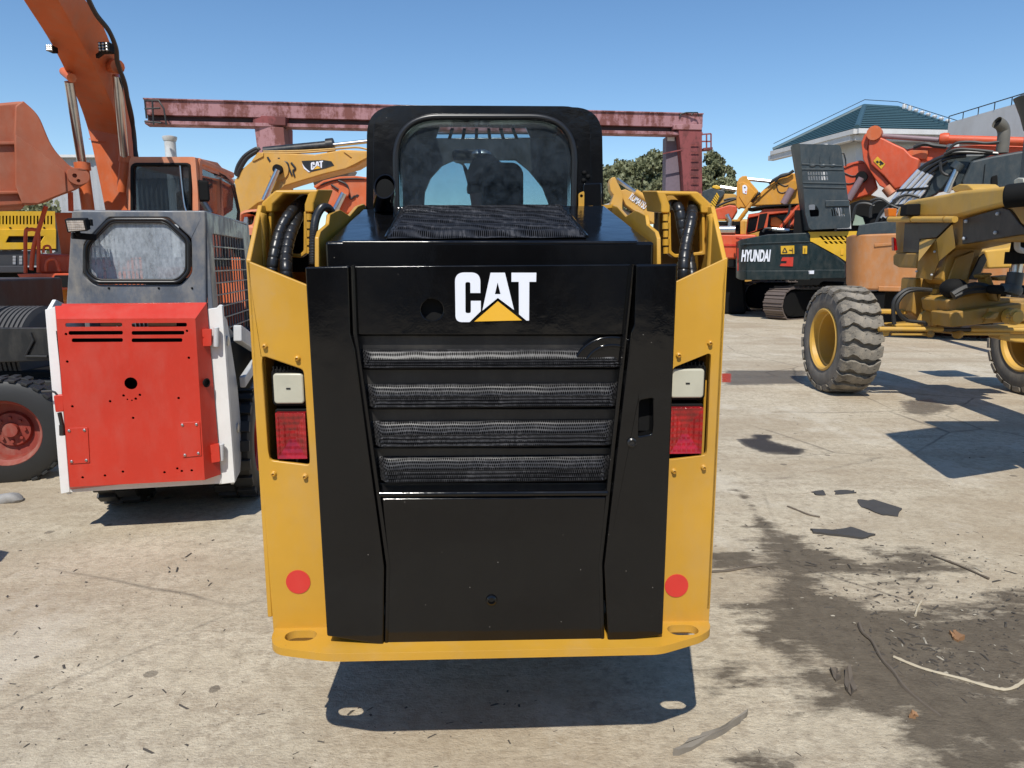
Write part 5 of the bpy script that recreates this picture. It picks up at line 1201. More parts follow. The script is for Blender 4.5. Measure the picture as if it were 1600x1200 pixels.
def text(name, s, F_, loc, size, mt, rot=(math.pi/2, 0, 0), off=.0, ext=.004, shear=0, xs_=1.0, align='LEFT'):
    c = bpy.data.curves.new(name, 'FONT'); c.body = s; c.size = size; c.extrude = ext; c.offset = off; c.shear = shear; c.align_x = align; c.space_character = 1.0; c.materials.append(M[mt] if isinstance(mt, str) else mt)
    t = bpy.data.objects.new(name, c); col.objects.link(t); bpy.context.view_layer.update()
    me = bpy.data.meshes.new_from_object(t.evaluated_get(bpy.context.evaluated_depsgraph_get())); bpy.data.objects.remove(t)
    return put(name, me, F_, loc, rot, (xs_, 1, 1))
a, b = KB.q(*zk(168, 520), -.02), KB.q(*zk(265, 588), -.02); an = math.atan2(b.z-a.z, b.x-a.x)
text('lettering', 'KOMATSU', KB, a, .24, 'decal_white', rot=Euler((math.pi/2, -an, 0)), off=.004, xs_=(b-a).length/1.1)
MB().bb(-.6, 1.2, .6, 3, .2, 1.5).build('upper_body', M['far_yellow'], KB, .1)
poly(KB, 'counterweight', [zk(*p) for p in ((10, 560), (60, 545), (100, 560), (200, 620), (220, 640), (10, 640))], .2, .8, 'stone', .05)

# --- far yellow and black striped hood machine
ST = Frame('striped_hood_excavator', 8.0, 24, -18.4, label='far yellow machine with a dark open hood with yellow louvre bars', cat='excavator')
zt4 = lambda x, y: (1100+x/7.5, 260+y/7.5)
poly(ST, 'hood', [zt4(*p) for p in ((-20, 290), (90, 250), (240, 285), (235, 330), (110, 500), (0, 470), (-20, 400))], 0, .4, 'slate', .03)
for k in range(6): poly(ST, 'louvre', [zt4(x, y) for x, y in ((70+k*14+0, 440-k*24), (80+k*14, 425-k*24), (130+k*10, 475-k*24), (122+k*10, 490-k*24))], -.04, 0, 'lemon', 0)
poly(ST, 'lift_eye', [zt4(*p) for p in ((90, 250), (105, 222), (150, 218), (190, 235), (200, 262), (150, 270))], -.02, .2, 'lemon', .03)
poly(ST, 'side_body', [zt4(*p) for p in ((240, 320), (375, 325), (375, 480), (130, 480))], .1, .6, 'far_yellow', .02)
wires(ST, 'cylinder', [[zt4(190, 245), zt4(380, 275)]], .2, .07, 'chrome'); wires(ST, 'hydraulic_hose', [[zt4(150, 470), zt4(260, 420), zt4(380, 380)], [zt4(230, 400), zt4(300, 380), zt4(370, 375)]], -.05, .04)
MB().bb(-1, 2.5, .6, 3, .2, 3.0).build('upper_body', M['far_yellow'], ST, .1)

# --- red-orange excavator with open hood, silver muffler
RX = Frame('red_excavator', 7.3, 21.5, -18.8, label='bright red orange excavator with open engine bay and silver muffler', cat='excavator')
poly(RX, 'counterweight', [zt4(*p) for p in ((60, 790), (490, 795), (620, 800), (600, 1090), (400, 1085), (60, 1080))], -.4, 1.0, 'orange_red', .06)
MB().bar(RX.q(*zt4(60, 925), -.42), RX.q(*zt4(400, 925), -.42), .02, .05).build('weight_seam', M['red'], RX)
poly(RX, 'boom_base', [zt4(*p) for p in ((120, 500), (300, 450), (380, 460), (390, 520), (330, 620), (130, 630))], .6, 1.1, 'orange_red', .04)
poly(RX, 'hood_rail', [zt4(*p) for p in ((140, 622), (420, 622), (420, 640), (140, 640))], -.3, -.2, 'amber', .01)
poly(RX, 'post', [zt4(*p) for p in ((425, 640), (480, 640), (480, 795), (425, 795))], -.3, -.1, 'amber', .01)
poly(RX, 'engine', [zt4(*p) for p in ((140, 645), (425, 645), (425, 790), (140, 790))], -.1, .4, 'matt_black', .02)
MB().cyl(RX.q(*zt4(170, 742), -.35), RX.q(*zt4(372, 742), -.35), .12, 16).build('muffler', M['chrome'], RX, .02)
MB().tube(spline(pxl(RX, [zt4(300, 700), zt4(305, 640), zt4(280, 590), zt4(270, 560)], -.35), 4), [.06]*13, 8).build('exhaust_pipe', M['steel'], RX)
poly(RX, 'cab', [zt4(*p) for p in ((520, 560), (650, 540), (700, 500), (1010, 490), (1130, 440), (1150, 720), (700, 720), (490, 790), (510, 640))], -.2, .8, 'orange_red', .04,
     holes=[[zt4(*p) for p in ((520, 600), (640, 575), (600, 760), (495, 785))], [zt4(*p) for p in ((760, 560), (990, 535), (930, 660), (880, 715), (740, 715))]])
poly(RX, 'cab_glass', [zt4(*p) for p in ((510, 590), (1000, 530), (930, 715), (490, 790))], .3, .31, 'far_glass', 0)
poly(RX, 'door_post', [zt4(*p) for p in ((650, 560), (745, 545), (700, 715), (620, 740))], -.25, -.18, 'matt_black', .01)
poly(RX, 'seat', [zt4(*p) for p in ((780, 600), (850, 590), (920, 640), (900, 715), (780, 700))], .1, .28, 'far_yellow', .03)
wires(RX, 'hydraulic_hose', [[zt4(1010, 450), zt4(990, 560), zt4(940, 640), zt4(950, 720)], [zt4(1000, 580), zt4(1005, 720)], [zt4(690, 770), zt4(720, 730), zt4(800, 735), zt4(860, 790)]], -.3, .035)
MB().cyl(RX.q(*zt4(800, 735), -.35), RX.q(*zt4(1000, 750), -.35), .06, 10).build('strut', M['chrome'], RX)
poly(RX, 'roof_edge', [zt4(*p) for p in ((510, 490), (700, 455), (1100, 435), (1100, 452), (760, 475), (560, 500))], -.3, .9, 'matt_black', .01)
wires(RX, 'brace', [[zt4(900, 715), zt4(1105, 470)], [zt4(1010, 715), zt4(1125, 550)]], -.3, .06, 'orange_red')
poly(RX, 'name_plate', [zt4(*p) for p in ((284, 1090), (400, 1085), (400, 1180), (284, 1180))], -.35, 0, 'matt_black', .02)
poly(RX, 'track_frame', [(1120, 418), (1160, 418), (1165, 490), (1120, 490)], .2, 2.5, 'matt_black', .05)
text('lettering', 'DOOSAN', RX, RX.q(1138, 413, -.37), .13, 'decal_white', off=.004, xs_=1.0) if False else None
# --- amber boom above it
AM = Frame('amber_boom_excavator', 8.2, 22.8, -19.8, label='amber yellow excavator boom and arm with a white warning plate', cat='excavator')
poly(AM, 'arm', [zt4(*p) for p in ((375, 470), (380, 300), (385, 190), (410, 140), (450, 112), (500, 108), (520, 150), (560, 200), (640, 290), (600, 350), (530, 430), (490, 490), (430, 480), (400, 500))], -.2, .2, 'amber', .03)
poly(AM, 'arm_flange', [zt4(*p) for p in ((410, 200), (450, 180), (500, 200), (560, 260), (610, 310), (520, 440), (490, 480), (410, 350))], -.23, -.19, 'amber', .015)
poly(AM, 'warning_plate', [zt4(*p) for p in ((450, 225), (480, 215), (500, 230), (508, 255), (500, 328), (455, 315), (450, 280))], -.245, -.225, 'decal_white', .01)
poly(AM, 'warning_mark', [zt4(*p) for p in ((470, 240), (488, 240), (488, 255), (470, 255))], -.25, -.244, 'black', 0)
poly(AM, 'warning_mark', [zt4(*p) for p in ((482, 290), (498, 288), (494, 308), (484, 308))], -.25, -.244, 'red', 0)
poly(AM, 'boom', [zt4(*p) for p in ((530, 440), (700, 270), (850, 150), (920, 100), (1100, 70), (1180, 100), (1180, 440), (880, 450), (540, 460))], 0, .5, 'amber', .03)
poly(AM, 'boom_step', [zt4(*p) for p in ((570, 450), (740, 290), (870, 180), (820, 190), (700, 290), (590, 400))], -.06, 0, 'amber', .01)
wires(AM, 'cylinder', [[zt4(500, 150), zt4(790, 178)]], -.1, .055, 'chrome')
wires(AM, 'hydraulic_hose', [[zt4(520, 440), zt4(600, 350), zt4(660, 310)], [zt4(760, 200), zt4(870, 130), zt4(980, 95), zt4(1050, 50)], [zt4(830, 180), zt4(900, 110), zt4(1010, 85)]], -.12, .05)
wires(AM, 'grease_line', [[zt4(860, 190), zt4(950, 230), zt4(1020, 200)], [zt4(850, 210), zt4(870, 290), zt4(930, 310), zt4(1000, 270)]], -.01, .016)
MB().cyl(AM.q(*zt4(1030, 260), -.12), AM.q(*zt4(930, 440), -.12), .11, 12).build('lift_cylinder', plain('mauve_steel', (.25, .17, .18), .4), AM)
MB().cyl(AM.q(*zt4(1045, 225), -.2), AM.q(*zt4(1045, 225), .0), .14, 14).build('boom_pin', M['amber'], AM)
for k in range(4): MB().cyl(AM.q(*zt4(370+k*38, 680-k*50), -.3), AM.q(*zt4(470+k*30, 560-k*45), -.3), .06, 8).build('linkage', M['amber'], AM)
MB().bb(-.5, 3, .8, 3.5, .2, 2.6).build('upper_body', M['matt_black'], AM, .1)

# --- dark green excavator with yellow side and its engine hood standing open
HY = Frame('green_excavator', 9.0, 19, -25.3, label='dark green excavator with HYUNDAI lettering, yellow side panel and engine hood standing open', cat='excavator')
zh = lambda x, y: (1130+x/5.926, 340+y/5.926)
cwp = [zh(*p) for p in ((130, 230), (135, 205), (260, 175), (400, 155), (600, 138), (780, 138), (800, 150), (800, 570), (110, 560), (112, 495), (130, 470))]
# counterweight curved in plan: loft of slices
def slab(F_, name, top, bot, xs_px, ycurve, depth, mt, bev=.03):
    """shell between a top and a bottom pixel curve; ycurve(t) sets the plan curve"""
    fr_, bk_ = [], []
    n = len(xs_px)
    R_ = []
    for i, u in enumerate(xs_px):
        t = i/(n-1); y = ycurve(t); a = F_.q(u, top(u), y); b = F_.q(u, bot(u), y)
        R_.append([a, b, Vector((b.x, depth, b.z)), Vector((a.x, depth, a.z))])
    return MB().loft(R_).build(name, M[mt] if isinstance(mt, str) else mt, F_, bev, seg=3)
lin = lambda pts: (lambda u: next((p[1]+(q_[1]-p[1])*(u-p[0])/(q_[0]-p[0]) for p, q_ in zip(pts, pts[1:]) if p[0] <= u <= q_[0]), pts[0][1] if u < pts[0][0] else pts[-1][1]))
us = [1150, 1153, 1158, 1166, 1180, 1200, 1225, 1250, 1262, 1266]
slab(HY, 'counterweight', lin([(1150, 378), (1158, 374), (1200, 366), (1262, 363.5), (1270, 364)]), lin([(1150, 425), (1154, 436), (1270, 436)]), us, lambda t: .9*max(0, .35-t)**1.2*2, 2.6, 'green_black')
slab(HY, 'weight_foot', lin([(1150, 423), (1270, 422.5)]), lin([(1150, 434), (1156, 437.5), (1270, 437.5)]), us, lambda t: .9*max(0, .35-t)**1.2*2-.03, 2.6, 'green_black', .02)
poly(HY, 'weight_step', [zh(*p) for p in ((150, 262), (180, 240), (680, 222), (800, 220), (800, 228), (680, 232), (200, 252))], -.03, .1, 'green_black', .01)
for k, v in enumerate((372, 379, 386)): MB().bar(HY.q(1151, v, .75), HY.q(1163, v+3, .15), .05, .06).build('red_rib', M['red'], HY, .01)
poly(HY, 'corner_trim', [(1152, 388), (1158, 386), (1161, 424), (1152, 424)], .30, .6, 'red', .02)
poly(HY, 'side_panel', [zh(*p) for p in ((800, 232), (840, 232), (1050, 360), (1125, 430), (1130, 560), (800, 565))], .02, 2.4, 'green_black', .02)
poly(HY, 'side_foot', [zh(*p) for p in ((800, 484), (1128, 484), (1128, 560), (800, 565))], -.01, 2.4, 'green_black', .01)
sl = []
for k in range(6):
    x = 885+k*46; sl.append([zh(x, 168), zh(x+24, 168), zh(x+62, 208), zh(x+38, 208)] if k < 6 else None)
for k in range(5):
    x = 928+k*46; sl.append([zh(x, 218), zh(x+24, 218), zh(x+48, 242), zh(x+24, 242)])
poly(HY, 'yellow_panel', [zh(*p) for p in ((785, 133), (1240, 125), (1225, 190), (1150, 250), (1135, 405), (1060, 355), (830, 228), (806, 220), (806, 160))], .0, .06, 'lemon', .01, holes=sl)
poly(HY, 'panel_back', [zh(*p) for p in ((830, 140), (1220, 140), (1130, 350), (840, 220))], .08, .12, 'matt_black', 0)
MB().bb(HY.q(1262, 0, 0).x, HY.q(1330, 0, 0).x, .14, 2.4, 1.2, HY.q(0, 364, 0).z).build('engine_bay', M['matt_black'], HY)
for pts, mt in ((((533, 263), (658, 258), (658, 335), (535, 338)), "lemon"), (((737, 262), (778, 262), (776, 335), (736, 335)), "lemon"), (((790, 492), (842, 490), (840, 522), (790, 522)), "decal_white"), (((1092, 293), (1115, 295), (1112, 345), (1088, 345)), "decal_yellow")):
    poly(HY, 'label_plate', [zh(*p) for p in pts], -.03 if mt != 'decal_yellow' else -.02, .0, mt, 0)
poly(HY, 'red_mark', [zh(*p) for p in ((548, 368), (650, 366), (645, 452), (524, 448), (535, 425), (585, 425), (588, 402), (535, 402))], -.03, 0, 'red', 0)
m = MB()
tri = [HY.q(*zh(x, y), -.035) for x, y in ((549, 323), (570, 280), (592, 323))]
for a, b in zip(tri, tri[1:]+tri[:1]): m.bar(a, b, .01, .022)
m.bar(HY.q(*zh(610, 300), -.035), HY.q(*zh(640, 305), -.035), .01, .02).bar(HY.q(*zh(640, 282), -.035), HY.q(*zh(645, 325), -.035), .01, .04)
m.bar(HY.q(*zh(757, 282), -.035), HY.q(*zh(757, 322), -.035), .01, .04)
m.build('warning_mark', M['black'], HY)
a, b = HY.q(*zh(158, 398), -.01), HY.q(*zh(440, 392), -.01)
text('lettering', 'HYUNDAI', HY, (a.x+.02, .03, a.z-.01), .42, 'decal_white', off=.018, shear=.12, xs_=(b-a).length/1.98, ext=.05)
# hood standing on its edge, with vents
hdp = [(1236, 226), (1243, 222), (1300, 221), (1311, 227), (1318, 280), (1328, 340), (1330, 354), (1325, 358), (1260, 360), (1255, 356), (1246, 300)]
zq = lambda x, y: (1230+x/6.668, 200+y/6.668)
holes = [[zq(215+k*27, 500), zq(232+k*27, 500), zq(238+k*27, 542), zq(222+k*27, 542)] for k in range(8)] + [[zq(212+k*27, 455), zq(228+k*27, 455), zq(231+k*27, 488), zq(215+k*27, 488)] for k in range(8)]
holes += [rpoly([zq(222, 800), zq(290, 792), zq(332, 850), zq(330, 920), zq(240, 925)], [2, 8, 8, 2, 2])]
holes += [[zq(455+k*24, 830), zq(468+k*24, 830), zq(482+k*24, 918), zq(470+k*24, 920)] for k in range(6)]
HS = rpoly([zq(130, 165), zq(535, 175), zq(560, 200), zq(612, 560), zq(662, 960), zq(660, 1040), zq(230, 1060), zq(190, 900)], [1, 6, 4, 0, 4, 6, 6, 0], 4)
poly(HY, 'hood_panel', HS, -.15, -.10, 'slate', .012, holes=holes)
eg = [zq(130, 162), zq(60, 170), zq(35, 200), zq(100, 600), zq(150, 1010), zq(185, 1070), zq(235, 1060), zq(190, 900)]
MB().ext([HY.q(*eg[0], -.15), HY.q(*eg[1], .1), HY.q(*eg[2], .25), HY.q(*eg[3], .25), HY.q(*eg[4], .25), HY.q(*eg[5], .1), HY.q(*eg[6], -.15), HY.q(*eg[7], -.15)], (0, .02, 0)).build('hood_side', M['slate'], HY)
for (a, b) in (((150, 375), (575, 395)), ((150, 430), (585, 435)), ((165, 570), (608, 580)), ((170, 615), (612, 625))):
    MB().bar(HY.q(*zq(*a), -.155), HY.q(*zq(*b), -.155), .03, .035).build('hood_ridge', M['slate'], HY, .008)
for x in (235, 340, 445):
    MB().ball(HY.q(*zq(x+30, 392), -.15), .09, 5, (1, .3, .5)).build('hood_dimple', M['slate'], HY); MB().bar(HY.q(*zq(x, 290), -.155), HY.q(*zq(x+3, 365), -.155), .02, .03).build('hood_rib', M['slate'], HY)
poly(HY, 'vent_box', [zq(*p) for p in ((395, 755), (645, 752), (652, 815), (400, 820))], -.19, -.14, 'slate', .015)
MB().tube(pxl(HY, [zq(570, 262), zq(590, 262), zq(608, 330), zq(612, 400)], -.1), .02, 6).build('hood_handle', M['black'], HY)
# tracks
p = G(1196, 499); c = HY.loc((p.x, p.y, 0))
crawler(HY, (c.x+1.35, c.y+1.75, 0), 4.4, .62, .86, yaw=-32, nsh=46)
p = G(1262, 503); c2 = HY.loc((p.x, p.y, 0))
crawler(HY, (c2.x+1.6, c2.y+.9, 0), 4.2, .62, .86, yaw=-32, nsh=46)
crawler(HY, (-1.5, 4.4, 0), 4.2, .6, .95, yaw=-60, nsh=40)
MB().bb(-.9, 3.6, 1.2, 3.2, .5, 1.0).build('swing_base', M['matt_black'], HY, .05)

# --- red boom and big orange arm behind the hood
RB = Frame('red_boom_excavator', 12, 21, -29.7, label='red orange excavator boom with chrome cylinder, right of the open green hood', cat='excavator')
poly(RB, 'boom', [zq(*p) for p in ((575, 420), (640, 380), (760, 350), (880, 370), (900, 480), (940, 620), (860, 690), (640, 760), (600, 700), (560, 560))], 0, .5, 'orange_red', .04)
poly(RB, 'boom_flange', [zq(*p) for p in ((575, 405), (640, 368), (760, 338), (800, 345), (790, 362), (700, 375), (580, 425))], -.05, .5, 'orange_red', .01)
MB().cyl(RB.q(*zq(775, 520), -.15), RB.q(*zq(640, 745), -.15), .10, 12).build('cylinder_rod', bpy.data.materials['mauve_steel'], RB)
MB().lathe([(.16, 0), (.16, .2), (0, .2)], RB.q(*zq(778, 515), .0), (0, -1, 0), 16).build('boom_pin', M['matt_black'], RB)
wires(RB, 'grease_line', [[zq(580, 460), zq(680, 500), zq(750, 480)], [zq(590, 570), zq(650, 580), zq(730, 560)]], -.02, .016)
poly(RB, 'body', [zq(*p) for p in ((640, 770), (700, 720), (850, 690), (960, 720), (1040, 770), (1040, 800), (640, 800))], .2, 1.5, 'amber', .04)
MB().bb(0, 3, 1.2, 3.5, .2, 2.3).build('upper_body', M['orange_red'], RB, .05)
OA = Frame('orange_arm_excavator', 13.5, 19.5, -34.7, label='orange excavator arm with a yellow warning sticker in front of the white house', cat='excavator')
poly(OA, 'arm', [zq(*p) for p in ((850, 120), (880, 60), (930, 80), (1010, 110), (1130, 170), (1220, 210), (1300, 290), (1380, 320), (1360, 420), (1190, 620), (1120, 640), (1000, 500), (870, 380), (840, 250))], -.2, .3, 'orange_red', .05)
poly(OA, 'arm_flange', [zq(*p) for p in ((770, 150), (800, 70), (880, 20), (940, 30), (960, 90), (860, 110), (840, 220), (880, 370), (1000, 500), (1130, 650), (1060, 650), (960, 600), (880, 480), (790, 330))], -.1, .5, 'orange_red', .03)
MB().lathe([(.20, -.1), (.20, .18), (0, .18)], OA.q(*zq(915, 60), -.1), (0, -1, 0), 16).build('arm_pin', M['orange'], OA)
poly(OA, 'warning_sticker', [zq(*p) for p in ((940, 297), (1022, 375), (980, 427), (898, 345))], -.215, -.2, 'lemon', 0)
for a, b in (((930, 345), (950, 360)), ((965, 345), (1000, 375)), ((985, 352), (970, 385))): MB().bar(OA.q(*zq(*a), -.222), OA.q(*zq(*b), -.222), .01, .05).build('warning_mark', M['black'], OA)
zr = lambda x, y: (1360+x/5.217, 130+y/5.217)
MB().cyl(OA.q(*zr(60, 428), .0), OA.q(*zr(560, 462), .0), .07, 12).build('cylinder_rod', bpy.data.materials['mauve_steel'], OA)
cyo = MB().cyl(OA.q(*zr(570, 455), .0), OA.q(*zr(1300, 478), .0), .115, 16).lathe([(.15, -.1), (.17, .0), (.15, .12)], OA.q(*zr(600, 455), .0), (1, 0, 0), 16).build('arm_cylinder', M['orange_red'], OA)
poly(OA, 'boom', [zr(*p) for p in ((280, 540), (400, 515), (640, 520), (900, 500), (1260, 510), (1260, 600), (700, 640), (380, 640), (290, 610))], .2, .6, 'orange_red', .04)
poly(OA, 'boom_plate', [zr(*p) for p in ((290, 560), (330, 545), (470, 545), (460, 620), (320, 615))], .1, .2, 'orange', .02)
wires(OA, 'hydraulic_hose', [[zr(280, 530), zr(240, 590), (1360+270/5.217, 130+640/5.217), zr(380, 700)], [zr(350, 525), zr(440, 495), zr(520, 510), zr(620, 520)], [zr(265, 560), zr(250, 610), zr(300, 650), zr(370, 690)]], -.1, .06)
MB().cyl(OA.q(*zq(1030, 620), -.1), OA.q(*zq(1090, 690), -.1), .14, 12).build('linkage', M['orange_pale'], OA)
MB().bb(4, 8, 1.0, 3.5, .2, 2.3).build('upper_body', M['orange_red'], OA, .05)

# --- dark excavator with tan counterweight and bundle of steel pipes
TX = Frame('tan_excavator', 8.2, 14.2, -30.0, label='excavator with tan orange counterweight, black hood and steel pipe bundle on its boom', cat='excavator')
us = [1322, 1323, 1325, 1328, 1332, 1337, 1343, 1350, 1360, 1375, 1400, 1440, 1500, 1620]
slab(TX, 'counterweight', lin([(1320, 372), (1330, 367), (1380, 365), (1480, 362), (1620, 352)]), lin([(1320, 440), (1326, 452), (1480, 456), (1620, 462)]), us, lambda t: 3.0*max(0, .7-t)**3, 2.6, 'tan', .05)
poly(TX, 'weight_rim', [(1372, 447), (1560, 451), (1560, 458), (1372, 455)], -.03, .3, 'tan', .02)
poly(TX, 'weight_step', [(1366, 381), (1400, 379), (1480, 376), (1480, 379), (1400, 383), (1366, 386)], -.025, .2, 'tan', .01)
poly(TX, 'hood_step', [(1338, 368), (1342, 352), (1370, 347), (1620, 330), (1620, 366)], .05, 1.5, 'slate', .02)
poly(TX, 'engine_hood', [zr(*p) for p in ((820, 632), (1000, 590), (1260, 545), (1260, 860), (760, 860), (745, 800))], .3, 2.0, 'slate', .05)
MB().bar(TX.q(*zr(935, 660), .29), TX.q(*zr(918, 830), .29), .01, .02).build('hood_seam', M['matt_black'], TX)
poly(TX, 'hood_latch', [zr(*p) for p in ((985, 760), (1035, 745), (1040, 830), (985, 835))], .25, .3, 'matt_black', .02)
poly(TX, 'cab_back', [zr(*p) for p in ((560, 600), (700, 580), (1000, 570), (830, 640), (740, 850), (320, 930), (400, 700))], .6, .9, 'slate', .05)
M['bright_pipe'] = plain('bright_pipe', (.72, .72, .74), .3, metal=.6)
pb = [[(1345, 378), (1375, 340), (1412, 292), (1440, 262), (1470, 246), (1500, 238), (1560, 240)], [(1350, 378), (1382, 340), (1420, 294), (1447, 265), (1478, 248), (1510, 243)], [(1357, 378), (1390, 340), (1428, 296), (1455, 268), (1480, 252)], [(1364, 376), (1398, 340), (1436, 298), (1460, 270)],
      [(1371, 374), (1406, 340), (1442, 300), (1452, 285)]]
for k, l in enumerate(pb):
    MB().tube(spline(pxl(TX, l, .45), 4), .036, 8).build('hydraulic_hose', M['hose'], TX)
    MB().tube([TX.q(*l[1], .42), TX.q(l[2][0], l[2][1], .42)] + ([TX.q(l[3][0]-4, l[3][1]+4, .42)] if len(l) > 3 else []), .042, 8).build('steel_pipe', M['bright_pipe'], TX)
for t in (315, 340, 290): MB().bar(TX.q(1360+(345-t)*.75, t+8, .4), TX.q(1412+(345-t)*.75, t+4, .4), .05, .05).build('pipe_clamp', M['matt_black'], TX)
wires(TX, 'hydraulic_hose', [[zr(620, 560), zr(700, 490), zr(820, 480), zr(940, 490), zr(1050, 480)], [zr(600, 580), zr(700, 540), zr(850, 545), zr(1000, 560)], [zr(570, 640), zr(580, 720), zr(640, 750), zr(700, 690)], [zr(0, 960), zr(80, 940), zr(160, 990), zr(230, 1020)], [zr(180, 960), zr(290, 910), zr(400, 930)], [zr(30, 1180), zr(90, 1050), zr(200, 960)]], .35, .03)
MB().cyl(TX.q(*zr(710, 690), .35), TX.q(*zr(620, 890), .35), .065, 12).build('cylinder_rod', M['chrome'], TX)
MB().cyl(TX.q(*zr(730, 650), .3), TX.q(*zr(690, 700), .3), .11, 12).build('cylinder_head', M['slate'], TX)
poly(TX, 'boom', [zr(*p) for p in ((0, 1180), (160, 1000), (420, 720), (560, 640), (640, 640), (700, 760), (540, 900), (330, 1000), (200, 1180))], .55, .9, 'slate', .04)
pe = TX.q(*zr(1072, 570), .5); 
MB().tube(spline([pe, pe+Vector((0, 0, .30)), TX.q(*zr(1085, 380), .5), TX.q(*zr(1065, 340), .42), TX.q(*zr(1030, 318), .36)], 6), .105, 16, caps=False).build('exhaust_pipe', plain('pipe_rust', (.13, .12, .10), .6), TX)
MB().tube([TX.q(*zr(1055, 335), .42), TX.q(*zr(1040, 325), .40)], .085, 14).build('exhaust_bore', M['matt_black'], TX)
# engine bay gap between hood and boom: wheel arch hoses
poly(TX, 'open_bay', [(1330, 360), (1328, 318), (1345, 312), (1392, 316), (1370, 350), (1345, 362)], 1.2, 1.25, 'matt_black', .02)
poly(TX, 'bay_glass', [(1332, 352), (1336, 335), (1348, 340), (1352, 352)], 1.1, 1.15, plain('pale_green', (.3, .38, .3), .4), 0)
wires(TX, 'hydraulic_hose', [[(1332, 345), (1338, 322), (1352, 318), (1366, 322)], [(1360, 340), (1362, 322), (1375, 314), (1390, 320), (1394, 330)]], 1.0, .035)
p = G(1300, 505); 
MB().bb(-.8, 5, .6, 3.4, .25, 1.05).build('undercarriage', M['matt_black'], TX, .05)
crawler(TX, (1.6, 1.4, 0), 4.5, .6, .8, yaw=90-8, nsh=44)
# ============================================================ motor grader on the right; its cab is beside the camera, outside the picture
GD = Frame('motor_grader', 4.9, 8.6, 0, label='yellow motor grader with a big dusty lugged tyre, cut off by the right edge', cat='grader')
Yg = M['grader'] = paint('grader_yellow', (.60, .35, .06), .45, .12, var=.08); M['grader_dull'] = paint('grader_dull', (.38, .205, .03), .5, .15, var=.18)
M['brown_black'] = paint('brown_black', (.028, .02, .016), .4, .08); M['dusty_tyre'] = paint('dusty_tyre', (.25, .225, .19), .85, .4, wear=.42, wearcol=(.04, .037, .034), var=.35, scale=2); M['dusty_side'] = paint('dusty_side', (.14, .13, .115), .8, .3, var=.2)
zg = lambda x, y: (1360+x/4.617, 300+y/4.615)
zw = lambda x, y: (1230+x/4.324, 420+y/4.324)
def gs(name, pts, x, th, mt, bev=.01, f=zg):
    pp = [GD.qx(*f(*p), x) for p in pts]; return MB().pyz([(p.y, p.z) for p in pp], x, x+th).build(name, M[mt], GD, bev, seg=3)
def gf(name, pts, y, th, mt, bev=.01, f=zg, holes=()): return MB().pxz(GD.xz([f(*p) for p in pts], y), y, y+th, [GD.xz([f(*p) for p in h], y) for h in holes]).build(name, M[mt], GD, bev)
gs('front_frame', [(190, 1100), (215, 1045), (235, 1000), (300, 955), (620, 900), (700, 880), (1100, 838), (1400, 800), (1400, 960), (1090, 995), (860, 1050), (690, 1097)], -.30, .5, 'grader', .04, zr)
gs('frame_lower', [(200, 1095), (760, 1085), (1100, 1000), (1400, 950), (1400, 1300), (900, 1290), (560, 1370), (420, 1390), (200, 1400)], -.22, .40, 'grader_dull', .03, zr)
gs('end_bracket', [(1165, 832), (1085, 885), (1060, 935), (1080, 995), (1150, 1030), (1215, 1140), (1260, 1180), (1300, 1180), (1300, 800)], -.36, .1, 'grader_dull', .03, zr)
gs('side_cover', [(665, 195), (950, 112), (1000, 130), (1075, 225), (1160, 300), (1055, 312), (660, 378)], -.25, .05, 'brown_black', .008)
gs('side_window', [(245, 225), (590, 215), (475, 330), (355, 340), (345, 440), (232, 435)], -.25, .05, 'brown_black', .01)
gs('nose_plate', [(175, 440), (345, 440), (330, 550), (200, 545), (162, 525), (160, 460)], -.26, .48, 'grader_dull', .02)
for x, y in ((690, 212), (918, 157), (902, 293), (676, 335)): MB().ball(GD.qx(*zg(x, y), -.255), .02, 5).build('bolt', M['greywhite'], GD)
cy_ = GD.qx(*zg(180, 375), -.28).y; MB().pxz(rpoly(GD.xz([zg(166, 325), zg(186, 335), zg(196, 420), zg(170, 424)], cy_), .01), cy_, cy_+.05).build('tail_lamp', M['red_lens'], GD, .004)
a, b = GD.qx(*zr(155, 1110), -.36), GD.qx(*zr(690, 1110), -.36); MB().cyl(a, b, .033, 14).build('side_rail', M['grader'], GD)
for x in (345, 615): p = GD.qx(*zr(x, 1110), -.36); MB().cyl(p+Vector((0, -.01, 0)), p+Vector((0, .01, 0)), .037, 14).build('rail_band', M['grader_dull'], GD)
cy_ = GD.qx(*zr(350, 1030), -.33).y-.1; MB().pxz(rpoly(GD.xz([zr(300, 985), zr(415, 980), zr(408, 1080), zr(288, 1078)], cy_), .02), cy_, cy_+.14).build('work_lamp', M['matt_black'], GD, .02)
cy_ = GD.qx(*zr(180, 1050), -.33).y; MB().pxz(rpoly(GD.xz([zr(145, 1018), zr(218, 1020), zr(214, 1088), zr(148, 1084)], cy_), .015), cy_, cy_+.10).build('indicator_lamp', bpy.data.materials['amber_lens'], GD, .012)
gs('lift_eye', [(655, 855), (720, 822), (790, 825), (835, 860), (830, 880), (760, 890), (680, 885)], -.25, .3, 'grader', .04, zr)
gs('frame_cap', [(1170, 830), (1165, 790), (1200, 770), (1245, 775), (1255, 830)], -.37, .06, 'cream_lens', .01, zr)
c = GD.qx(*zr(1245, 910), -.45); MB().cyl(c+Vector((-.05, .16, 0)), c+Vector((.2, -.1, .02)), .105, 20).build('pivot_clamp', M['matt_black'], GD, .02)
